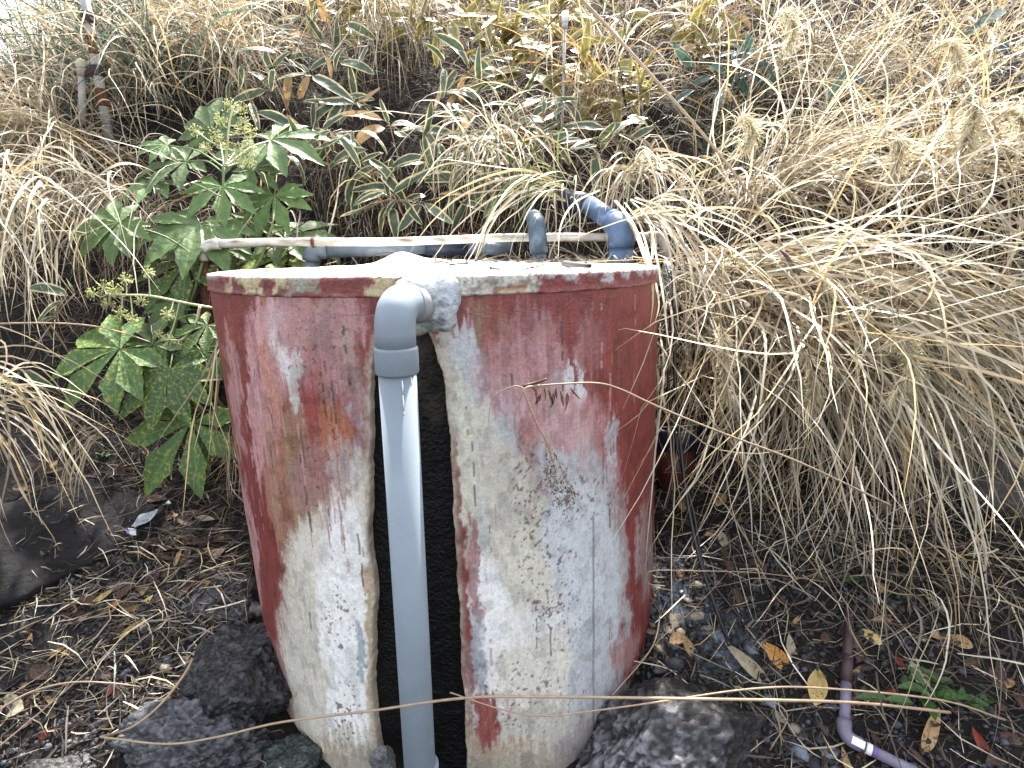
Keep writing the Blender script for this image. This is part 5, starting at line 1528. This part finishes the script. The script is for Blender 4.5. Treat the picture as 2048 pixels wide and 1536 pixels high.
for i in range(16):
    fallen(rr_.uniform(20, 330), rr_.uniform(1320, 1500), rr_.uniform(.04, .07), rr_.uniform(-.4, 3), rr_.choice(['leaf_brown'] * 4 + ['leaf_tan']), 'small dead leaf on the dark ground at the lower left', 'dead leaves at the lower left')
for i in range(46):
    px, py = rr_.uniform(1330, 2040), rr_.uniform(960, 1330)
    fallen(px, py, rr_.uniform(.05, .10), rr_.uniform(0, 3.1), rr_.choice(['leaf_brown'] * 4 + ['leaf_tan', 'leaf_tan', 'leaf_pale']), 'dead leaf in the shaded litter right of the tank', GR, lift=rr_.uniform(.004, .025))
for i in range(36):
    px, py = rr_.uniform(1580, 2040), rr_.uniform(1280, 1530)
    fallen(px, py, rr_.uniform(.05, .09), rr_.uniform(0, 3.1), rr_.choice(['leaf_brown'] * 5 + ['leaf_tan', 'leaf_red']), 'brown dead leaf in the lower right litter round the lilac pipe', 'brown leaves round the lilac pipe', lift=rr_.uniform(.004, .02))
for i in range(46):
    px, py = rr_.uniform(40, 460), rr_.uniform(760, 1040)
    fallen(px, py, rr_.uniform(.05, .11), rr_.uniform(-.3, 2), rr_.choice(['leaf_brown'] * 5 + ['leaf_tan']), 'dead leaf on the soil slope under the shrub', GU, lift=rr_.uniform(.004, .02))
for i in range(34):
    px, py = rr_.uniform(560, 1000), rr_.uniform(250, 470)
    fallen(px, py, rr_.uniform(.05, .10), rr_.uniform(-1, 3), rr_.choice(['leaf_brown'] * 4 + ['leaf_tan']), 'dead leaf caught on the dark bank behind the tank', 'dead leaves on the dark bank', lift=rr_.uniform(.01, .05))

# ---- fine litter: straw bits and crumbs nobody could count
r = np.random.default_rng(77)
lb = Blades()
LIT = [(.07, .05, .036), (.10, .075, .055), (.045, .032, .026), (.15, .115, .08)]
def strew(n, poly, pal, ln, wd, seed, lift=.012, mean=(0, 0, 0), zs=.12):
    r = np.random.default_rng(seed)
    x0, y0, x1, y1 = poly
    x, y = r.uniform(x0, x1, n), r.uniform(y0, y1, n)
    k = np.hypot(x - XC, y) > TR + .02
    x, y = x[k], y[k]
    n = len(x)
    D = r.normal(size=(n, 3)) * np.array([1, .8, zs]) + np.array(mean)
    D[:, 2] += D[:, 1] * .45
    lb.add(np.stack([x, y, G(x, y) + r.uniform(.002, lift, n)], 1), D, r.uniform(*ln, n), r.uniform(*wd, n), r.uniform(0, .7, n), pick(pal, n, r, .3), S=3, wander=.9, seed=seed)
strew(2600, (-2.1, -1.0, -1.0, .5), LIT + [(.03, .02, .016)] * 3, (.03, .14), (.003, .009), 201, .02, (.7, .35, 0))
strew(800, (-2.1, -.75, -.9, -.05), STRAW + DULL + LIT, (.05, .25), (.003, .007), 202, .03, (1.1, .45, 0))
strew(3200, (.4, -1.0, 2.2, .5), LIT + [(.03, .02, .016)] * 3, (.03, .13), (.003, .009), 203, .02)
strew(1200, (.55, -1.0, 2.2, .4), STRAW + DULL + LIT, (.06, .28), (.003, .007), 204, .03)
strew(2600, (-2.3, .2, .9, 1.4), LIT + [(.03, .022, .016)] * 3, (.03, .14), (.002, .006), 205, .03)
strew(260, (-1.9, -.75, -1.05, -.1), STRAW + DULL, (.05, .22), (.003, .006), 208, .05)
strew(1500, (-2.8, .0, -.9, 1.3), DULL + STRAW[3:4] + LIT, (.06, .30), (.002, .005), 207, .05)
strew(900, (-1.3, -1.1, .9, -.3), [(.03, .03, .035), (.05, .045, .04)], (.01, .04), (.006, .014), 206, .012)
lt = link('leaf_litter', lb.mesh('leaf_litter'), M['litter'])
tag(lt, kind='stuff')
# gravel: coarse dark crumbs round the tank foot
gV, gF = ico(1)
mb = []
n = 2600
x, y = np.concatenate([r.uniform(.42, 1.5, n), r.uniform(-1.9, -.9, n)]), np.concatenate([r.uniform(-1.0, -.05, n), r.uniform(-1.0, -.2, n)])
k = np.hypot(x - XC, y) > TR + .012
x, y = x[k], y[k]
z = G(x, y)
sz = r.uniform(.004, .013, len(x))
dr = r.normal(size=(len(x), 1, 3)) * .25 + 1
gv_ = (gV[None] * sz[:, None, None] * dr + np.stack([x, y, z + sz * .3], 1)[:, None]).reshape(-1, 3)
gf_ = (gF[None] + (np.arange(len(x)) * len(gV))[:, None, None]).reshape(-1, 3)
gc_ = np.repeat(np.array([(.02, .021, .026), (.03, .028, .028), (.055, .05, .045), (.07, .08, .10)])[r.integers(0, 4, len(x))], len(gV), 0)
tag(link('gravel', mesh('gravel', gv_, gf_, gc_), M['rock']), kind='stuff')

# ---- long stems and twigs
def stem(label, pts, rad, m='drystem', cat='dry stem', k=8, name='dry_stem', extra=()):
    """pts: (px, py, Y)"""
    path = bez([at(a, b, c) for a, b, c in pts], k)
    rads = np.linspace(rad, rad * .6, len(path))
    if extra:
        t = empty(name, path[0], label, cat)
        part('stalk', tube_mesh(name, path, rads, 7), M[m], t)
        for e in extra:
            p2 = bez([at(a, b, c) for a, b, c in e], 6)
            part('side_shoot', tube_mesh('side_shoot', p2, np.linspace(rad * .7, rad * .3, len(p2)), 6), M[m], t)
        return t
    o = link(name, tube_mesh(name, path, rads, 7), M[m])
    return tag(o, label, cat)
stem('long thin stem crossing low in front of the tank and the fat pipe', [(1900, 1425, -.95), (1700, 1405, -1.0), (1400, 1398, -1.05), (1100, 1394, -1.1), (930, 1396, -1.11), (740, 1422, -1.08), (560, 1445, -1.05), (430, 1475, -1.04), (330, 1488, -1.02), (200, 1474, -1.0)], .0042)
stem('pale bent stem arching over the lava rock', [(385, 1318, -.72), (368, 1350, -.78), (320, 1410, -.86), (262, 1455, -.93), (200, 1474, -1.0)], .0048)
stem('thin stem sagging just below the long one in front of the tank', [(2010, 1440, -.93), (1880, 1400, -.95), (1640, 1376, -.98), (1500, 1378, -1.0), (1330, 1402, -1.05), (1200, 1420, -1.08), (1085, 1432, -1.09), (1000, 1418, -1.09), (900, 1385, -1.09)], .0030)
stem('long tan stem slanting down across the whole right bank', [(1155, -10, .5), (1230, 70, .42), (1320, 170, .3), (1420, 285, .2), (1500, 390, .1), (1570, 500, 0)], .0075)
stem('dark brown bramble stem slanting through the huge tussock', [(1565, 500, -.02), (1620, 590, -.12), (1665, 690, -.22), (1740, 820, -.30), (1810, 950, -.38), (1880, 1080, -.46), (1940, 1220, -.55), (1985, 1330, -.60), (1995, 1400, -.66)], .0085, 'darkstem', extra=[[(1880, 1090, -.46), (1960, 1086, -.45), (2060, 1084, -.44)], [(1865, 1160, -.5), (1900, 1200, -.52), (1925, 1280, -.58)]])
stem('thin wiry stem ending in a hook at the right side of the tank', [(1330, 1172, -.52), (1300, 1168, -.54), (1294, 1152, -.55), (1310, 1141, -.55), (1400, 1142, -.5), (1520, 1146, -.45), (1660, 1166, -.4), (1800, 1200, -.36)], .0026)
stem('curving straw stem at the left edge reaching the spotted leaves', [(-20, 648, -.02), (80, 646, -.02), (170, 650, 0), (240, 664, .02), (300, 684, .04)], .0042)
stem('pale crooked stalk lying over the smaller dark slab', [(-10, 1425, -.82), (60, 1385, -.80), (140, 1365, -.78), (220, 1366, -.75), (285, 1374, -.72)], .0036)
stem('straight straw lying diagonally across the left litter', [(-10, 1500, -.86), (100, 1408, -.79), (190, 1330, -.73), (260, 1262, -.64), (330, 1220, -.56)], .0026)
stem('brown arching twig over the upper middle of the bank', [(1140, 5, 1.0), (1090, 60, 1.0), (1060, 130, .95), (1035, 180, .92), (1050, 220, .9), (1090, 270, .85), (1120, 320, .8)], .004, 'darkstem')
stem('thin stem standing out of the wet pebbles at the tank foot', [(1320, 1232, -.52), (1312, 1275, -.58), (1290, 1315, -.66), (1225, 1390, -.78)], .0028)
stem('slender wire like stem running level at the lower right', [(1540, 1500, -.8), (1575, 1430, -.78), (1520, 1390, -.75), (1470, 1372, -.72)], .0024)
stem('long white straw blade falling past the concrete slab', [(1950, 990, -.4), (1962, 1060, -.44), (1972, 1110, -.48), (1960, 1180, -.52), (1940, 1230, -.55)], .005, 'palestraw')
for k, pts in enumerate([[(2012, 1275, -.55), (2018, 1340, -.62), (2030, 1440, -.72), (2048, 1540, -.8)], [(1880, 1320, -.6), (1884, 1400, -.68), (1896, 1540, -.82)], [(1998, 1380, -.66), (2004, 1470, -.76), (2006, 1545, -.82)]]):
    stem(['thick jointed green stem at the lower right corner', 'thin dark green stem by the green weeds', 'short green stem left of the thick jointed one'][k], pts, [.0075, .004, .005][k], 'stem_g', 'green stem', name='horsetail')

# the withered weed hanging in front of the tank
wd = empty('withered_weed', at(1700, 970, -.82), 'withered weed on a thin stalk hanging its seed head in front of the tank', 'weed')
def wpart(nm, pts, rad, m='drystem', n=6):
    p_ = bez([at(a, b, c) for a, b, c in pts], n)
    part(nm, tube_mesh(nm, p_, np.linspace(rad, rad * .6, len(p_)), 6), M[m], wd)
wpart('stalk', [(1780, 1010, -.80), (1600, 925, -.84), (1450, 868, -.87), (1320, 815, -.89), (1240, 778, -.90), (1190, 766, -.93), (1120, 768, -.95), (1080, 771, -.96)], .0032)
wpart('branch', [(1080, 771, -.96), (1050, 778, -.97), (1058, 810, -.98), (1075, 850, -.98), (1092, 880, -.98), (1104, 920, -.98), (1112, 945, -.98)], .003)
wpart('branch', [(1092, 880, -.98), (1108, 905, -.98), (1122, 935, -.98), (1128, 960, -.98)], .002)
wpart('branch', [(1050, 778, -.97), (1030, 772, -.96), (1000, 785, -.96), (982, 805, -.96), (977, 845, -.97)], .0016)
wpart('branch', [(1048, 780, -.97), (1032, 825, -.97), (1030, 860, -.97), (1040, 890, -.97), (1054, 912, -.97)], .0016)
wpart('branch', [(1046, 772, -.96), (1070, 766, -.96), (1094, 758, -.97)], .0045, 'darkstem')
r = np.random.default_rng(8)
n = 260
bxs = [(1104, 925), (1110, 960), (1118, 985), (1128, 965), (1135, 985), (1143, 1000), (1095, 945)]
R_ = np.array([np.array(at(bxs[i % 7][0] + r.normal() * 7, bxs[i % 7][1] + r.normal() * 17, -.985 + r.normal() * .008)) for i in range(n)])
V, F, C = blades(R_, r.normal(size=(n, 3)) + np.array([0, 0, -.5]), r.uniform(.007, .018, n), r.uniform(.003, .006, n), r.uniform(0, 2, n), np.array([[.20, .16, .11]]) * r.uniform(.35, 1.5, (n, 1)), S=3, wander=2.5, seed=91)
part('seed_head', mesh('seed_head', V, F, C), M['litter'], wd)
for k in range(10):
    px, py = 1060 + k * 9, 775 + (k % 3) * 5
    b_ = at(px, py, -.955)
    t_ = b_ + Vector((r.normal() * .012, -.01, -.03 - .012 * (k % 3)))
    inst('withered_leaf', FL['leaf_brown'][k % 6], (b_ + t_) / 2, frame(t_ - b_, Vector((r.normal(), -1, .2))), ((t_ - b_).length * .45, (t_ - b_).length, (t_ - b_).length), wd)

# green weeds at the lower right
wp = gpt(1870, 1400)
wt = empty('green_weed', wp, 'small leafy green weeds growing by the lilac pipe', 'weed')
WM = []
for k in range(3):
    V, F, U = leaf_strip(1.0, .34, [.6, .9, .3][k], .4, rows=8, cols=5, wav=.08, seed=70 + k)
    me = mesh('weed_leaf', V, F, uv=U); me.materials.append(M['weed']); WM.append(me)
for k in range(46):
    a = rr_.uniform(0, 6.28)
    b_ = wp + Vector((rr_.gauss(0, .06), rr_.gauss(0, .035), rr_.uniform(.01, .05)))
    d = Vector((math.cos(a), math.sin(a) * .8 - .2, rr_.uniform(.1, .8)))
    inst('leaf', WM[k % 3], b_, frame(d, Vector((0, -.3, 1))), rr_.uniform(.04, .11), wt)
for (px, py, lb_) in ((100, 1120, 'tiny green weed sprouting on the large dark slab'), (210, 930, 'tiny green weed on the soil under the spotted leaves'), (1700, 1175, 'low green weed in the shade left of the bramble stem')):
    p = gpt(px, py, .03)
    t = empty('green_weed', p, lb_, 'weed')
    for k in range(14):
        a = rr_.uniform(0, 6.28)
        d = Vector((math.cos(a), math.sin(a), rr_.uniform(.2, .9)))
        inst('leaf', WM[k % 3], p + Vector((rr_.gauss(0, .012), rr_.gauss(0, .012), 0)), frame(d, Vector((0, -.3, 1))), rr_.uniform(.02, .04), t)

# ---- lilac pipe in the lower right
lp = empty('lilac_pipe', gpt(1690, 1380), 'lilac plastic pipe running down and bending right at the lower right', 'pipe')
a0, a1, a2, a3 = gpt(1697, 1235, .02), gpt(1690, 1385, .03), gpt(1684, 1495, .04), gpt(1830, 1556, .02)
e1 = a2 + (a1 - a2).normalized() * .05
e2 = a2 + (a3 - a2).normalized() * .05
part('reddened_length', tube_mesh('reddened_length', [a0, a1], .0155, 16), M['redpipe'], lp)
part('coupling', tube_mesh('pipe_coupling', [a0.lerp(a1, .62), a0.lerp(a1, .95)], .0185, 16), M['redpipe'], lp)
part('length', tube_mesh('lilac_length', [a1, e1], .0165, 18), M['lilac'], lp)
part('elbow', tube_mesh('lilac_elbow', np.concatenate([[np.array(e1)], arc(e1, a2, e2, .035, 10), [np.array(e2)]]), .0215, 18), M['lilac'], lp)
part('length', tube_mesh('lilac_length', [e2, a3], .0165, 18), M['lilac'], lp)
ed = (a3 - e2).normalized()
part('band', tube_mesh('purple_band', [e2 + ed * .03, e2 + ed * .042], .0172, 18), M['purple'], lp)
part('band', tube_mesh('white_band', [e2 + ed * .012, e2 + ed * .028], .0172, 18), M['white'], lp)
sd = Vector((0, -.75, .66))
sd = (sd - ed * sd.dot(ed)).normalized()
lu = ed.cross(sd)
lv = []
for u_ in np.linspace(-.5, .5, 7):
    ang_ = u_ * 1.1
    for w_ in (0, 1):
        q_ = e2 - ed * .012 + ed * (w_ - .5) * .036 + (sd * math.cos(ang_) + lu * math.sin(ang_)) * .0222
        lv.append(q_)
part('sticker', mesh('pipe_sticker', np.array([v[:] for v in lv]), np.array([[i * 2, i * 2 + 1, i * 2 + 3, i * 2 + 2] for i in range(6)])), M['white'], lp)

# ---- black hoses down the right side of the tank
for k, pts in enumerate([[(1255, 520, .42), (1300, 510, .32), (1340, 530, .2), (1350, 620, -.02), (1350, 760, -.10), (1362, 900, -.18), (1376, 1010, -.24), (1400, 1120, -.32), (1440, 1240, -.46), (1458, 1290, -.56)],
                         [(1290, 522, .36), (1330, 520, .24), (1342, 600, .02), (1336, 760, -.06), (1358, 910, -.14), (1388, 1030, -.22), (1410, 1140, -.30), (1470, 1222, -.40), (1530, 1290, -.5)]]):
    o = link('hose', tube_mesh('hose', bez([at(*p_) for p_ in pts], 8), [.0075, .006][k], 8), M['hose'])
    tag(o, ['black hose looping from the lid down the right side of the tank', 'thinner black hose running beside the looping one'][k], 'hose')
vv = empty('white_valve', at(1340, 532, .14), 'small white plastic hose clip at the right end of the rim', 'hose clip')
part('lever', tube_mesh('clip_lever', [at(1328, 524, .15), at(1338, 530, .14), at(1344, 536, .135)], .0075, 10), M['white'], vv)
rp = [at(1341 + 5.5 * math.cos(a), 535 + 5.5 * math.sin(a), .12) for a in np.linspace(0, 2 * math.pi, 17)]
part('eye', tube_mesh('clip_eye', rp, .004, 8, False), M['white'], vv)

# ---- bucket in the shade behind the hoses
bk = gpt(1352, 1010)
bc = at(1346, 960, .22)
bz = g1(bc.x, bc.y) - .02
bt = at(1346, 852, .22).z
bu = empty('bucket', (bc.x, bc.y, bz), 'dark red bucket with a dark blue collar in the shade right of the tank', 'bucket')
hh = bt - bz
def lathe(prof, c, k=24):
    P_ = []
    for (rr0, zz0) in prof:
        a = np.linspace(0, 2 * np.pi, k, endpoint=False)
        P_.append(np.stack([c.x + rr0 * np.cos(a), c.y + rr0 * np.sin(a), np.full(k, zz0)], 1))
    return mesh('lathe', np.concatenate(P_), grid_faces(k, len(prof), True))
part('body', lathe([(.001, bz), (.08, bz), (.095, bz + hh * .68), (.085, bz + hh * .68)], bc), M['bucket'], bu)
part('collar', lathe([(.09, bz + hh * .66), (.102, bz + hh * .67), (.105, bz + hh * .95), (.100, bt), (.088, bt), (.085, bz + hh * .7)], bc), M['darkblue'], bu)

# ---- rusty post with clamp at the upper left
po = on_ground(220, 255)
Yp = po.y - .30
pb = empty('rusty_post', po, 'thin rusty post with a clamp and a capped stub at the upper left', 'post')
tp, bt_ = at(160, -60, Yp - .05), at(222, 300, Yp)
part('pole', tube_mesh('post_pole', [bt_ + (bt_ - tp).normalized() * .1, tp], .026, 18), M['steelpole'], pb)
ax = (tp - bt_).normalized()
for (px, py, rad, hl, nm, m_) in ((178, 38, .040, .030, 'clamp', 'clamp'), (203, 142, .036, .028, 'clamp', 'clamp'), (207, 195, .029, .05, 'rust_sleeve', 'rust'), (190, 90, .0275, .06, 'rust_sleeve', 'rust')):
    c = at(px, py, Yp - .02)
    t_ = (c - bt_).dot(ax)
    c = bt_ + ax * t_
    part(nm, tube_mesh(nm, [c - ax * hl, c - ax * hl * .8, c + ax * hl * .8, c + ax * hl], [rad * .9, rad, rad, rad * .9], 16), M[m_], pb)
s0, s1, s2 = at(166, 250, Yp - .06), at(163, 150, Yp - .06), at(162, 118, Yp - .06)
part('stub', tube_mesh('post_stub', [s0, s1], .019, 14), M['steelpole'], pb)
part('cap', tube_mesh('stub_cap', [s1 + Vector((0, 0, -.005)), s1.lerp(s2, .45), s1.lerp(s2, .8), s2], [.024, .025, .028, .016], 16), M['yellowcap'], pb)
c = bt_ + ax * ((at(203, 142, Yp - .02) - bt_).dot(ax))
part('bracket', tube_mesh('clamp_bracket', [c, s1 + Vector((0, 0, .0))], .02, 10), M['clamp'], pb)
# thin pale stake with a white tip
st = on_ground(1122, 345)
sk = empty('thin_stake', st, 'thin pale stake with a white tip standing on the bank above the grey pipe bend', 'stake')
s1 = at(1130, 45, st.y)
part('shaft', tube_mesh('stake_shaft', [st + Vector((0, 0, -.05)), s1], .010, 10), M['steelpole'], sk)
part('tip', tube_mesh('stake_tip', [s1, s1 + Vector((0, 0, .06))], .021, 12), M['white'], sk)
part('tip_band', tube_mesh('stake_band', [s1 + Vector((0, 0, -.035)), s1 + Vector((0, 0, -.001))], .018, 12), M['foil'], sk)

# ---- torn clear wrapper on the litter
wpz = gpt(300, 1060, .02)
wr = empty('plastic_wrapper', wpz, 'torn clear plastic wrapper with a white and blue corner lying on the litter', 'wrapper')
V, F, U = leaf_strip(.17, .075, .4, .5, rows=14, cols=7, wav=.5, twist=.6, seed=4, prof=lambda s: .75 + .25 * np.sin(s * 9))
R3 = frame(Vector((.55, .5, .5)), Vector((-.2, -.6, .7)))
W3 = np.array([(R3 @ Vector(v) + wpz + Vector((-.045, -.03, -.005)))[:] for v in V])
part('film', mesh('wrapper_film', W3, F), M['foil'], wr)
wc = np.array(wpz) + np.array([-.048, -.045, -.01])
part('printed_corner', mesh('wrapper_corner', [wc + np.array(a) for a in ((-.012, 0, -.014), (.02, -.004, -.012), (.022, 0, .016), (-.016, .004, .020))], [[0, 1, 2, 3]]), M['white'], wr)
part('blue_edge', mesh('wrapper_edge', [wc + np.array(a) for a in ((-.018, -.004, -.016), (-.011, -.004, -.016), (-.015, 0, .021), (-.022, 0, .020))], [[0, 1, 2, 3]]), M['blueprint'], wr)
# red scrap behind the lid
rs_ = at(930, 470, .75)
fr = inst('red_scrap', FL['leaf_red'][0], rs_, frame(Vector((1, 0, .1)), Vector((0, -1, .4))), .06, None)
tag(fr, 'scrap of red litter under the trailing straw behind the lid', 'scrap')
# twigs and dirt on the rear of the lid
def on_lid(px, py, z=1.315):
    d = ray(px, py)
    p = CAM + d * ((z - CAM.z) / d.z) if d.z < -.01 else at(px, py, .3)
    return p if -.8 < p.y < .3 else at(px, py, .3)
for k, (pts, rad, m_, lb_) in enumerate([([(980, 536), (1030, 541), (1060, 536), (1092, 529)], .0040, 'stick', 'forked dry twig lying on the white lid'), ([(900, 529), (960, 524), (1010, 520), (1040, 523)], .0045, 'stick', 'thin dry twig at the rear of the white lid'),
                                     ([(1128, 527), (1150, 530), (1180, 532)], .011, 'stick', 'short black stick on the lid before the bright blue bend'), ([(1115, 524), (1150, 519), (1185, 519), (1215, 525)], .004, 'stick', 'dark curved twig before the bright blue bend'),
                                     ([(1095, 522), (1125, 523), (1150, 526)], .005, 'stick', 'small bent twig by the foot of the grey pipe bend'), ([(585, 551), (600, 549), (618, 550)], .006, 'stick', 'tiny dark crumb on the front edge of the lid')]):
    path = bez([on_lid(a, b) for a, b in pts], 8)
    if k == 0:
        t = empty('twig', path[0], lb_, 'twig')
        part('stick', tube_mesh('twig', path, np.linspace(rad, rad * .5, len(path)), 7), M[m_], t)
        part('fork', tube_mesh('twig_fork', bez([on_lid(1062, 536), on_lid(1066, 531), on_lid(1064, 526)], 5), .0028, 6), M[m_], t)
        part('fork', tube_mesh('twig_fork', bez([on_lid(1080, 532), on_lid(1086, 528), on_lid(1088, 522)], 5), .0028, 6), M[m_], t)
    else:
        tag(link('twig', tube_mesh('twig', path, np.linspace(rad, rad * .6, len(path)), 7), M[m_]), lb_, 'twig')
tag(link('twig', tube_mesh('twig', bez([on_lid(735, 512), on_lid(775, 505), on_lid(805, 510), on_lid(850, 520), on_lid(890, 525)], 8), .004, 7), M['stick']), 'bowed twig over the heap on the lid', 'twig')
# crumbs of soil and bark lying over the rear half of the lid
r = np.random.default_rng(64)
n = 420
cx_, cy_ = r.uniform(-.35, .50, n), r.uniform(-.25, .75, n)
k = (np.hypot(cx_ - XC, cy_) < TR - .05) & (r.random(n) < sstep(-.35, .25, cy_) * .9 + .05)
cx_, cy_ = cx_[k], cy_[k]
lb2 = Blades()
lb2.add(np.stack([cx_, cy_, 0 * cx_ + 1.322], 1), r.normal(size=(len(cx_), 3)) * np.array([1, .6, .15]), r.uniform(.015, .09, len(cx_)), r.uniform(.004, .012, len(cx_)), 0 * cx_, pick(LIT + [(.02, .016, .014)] * 3, len(cx_), r, .3), S=3, wander=.8, seed=3)
tag(link('lid_debris', lb2.mesh('lid_debris'), M['litter']), kind='stuff')
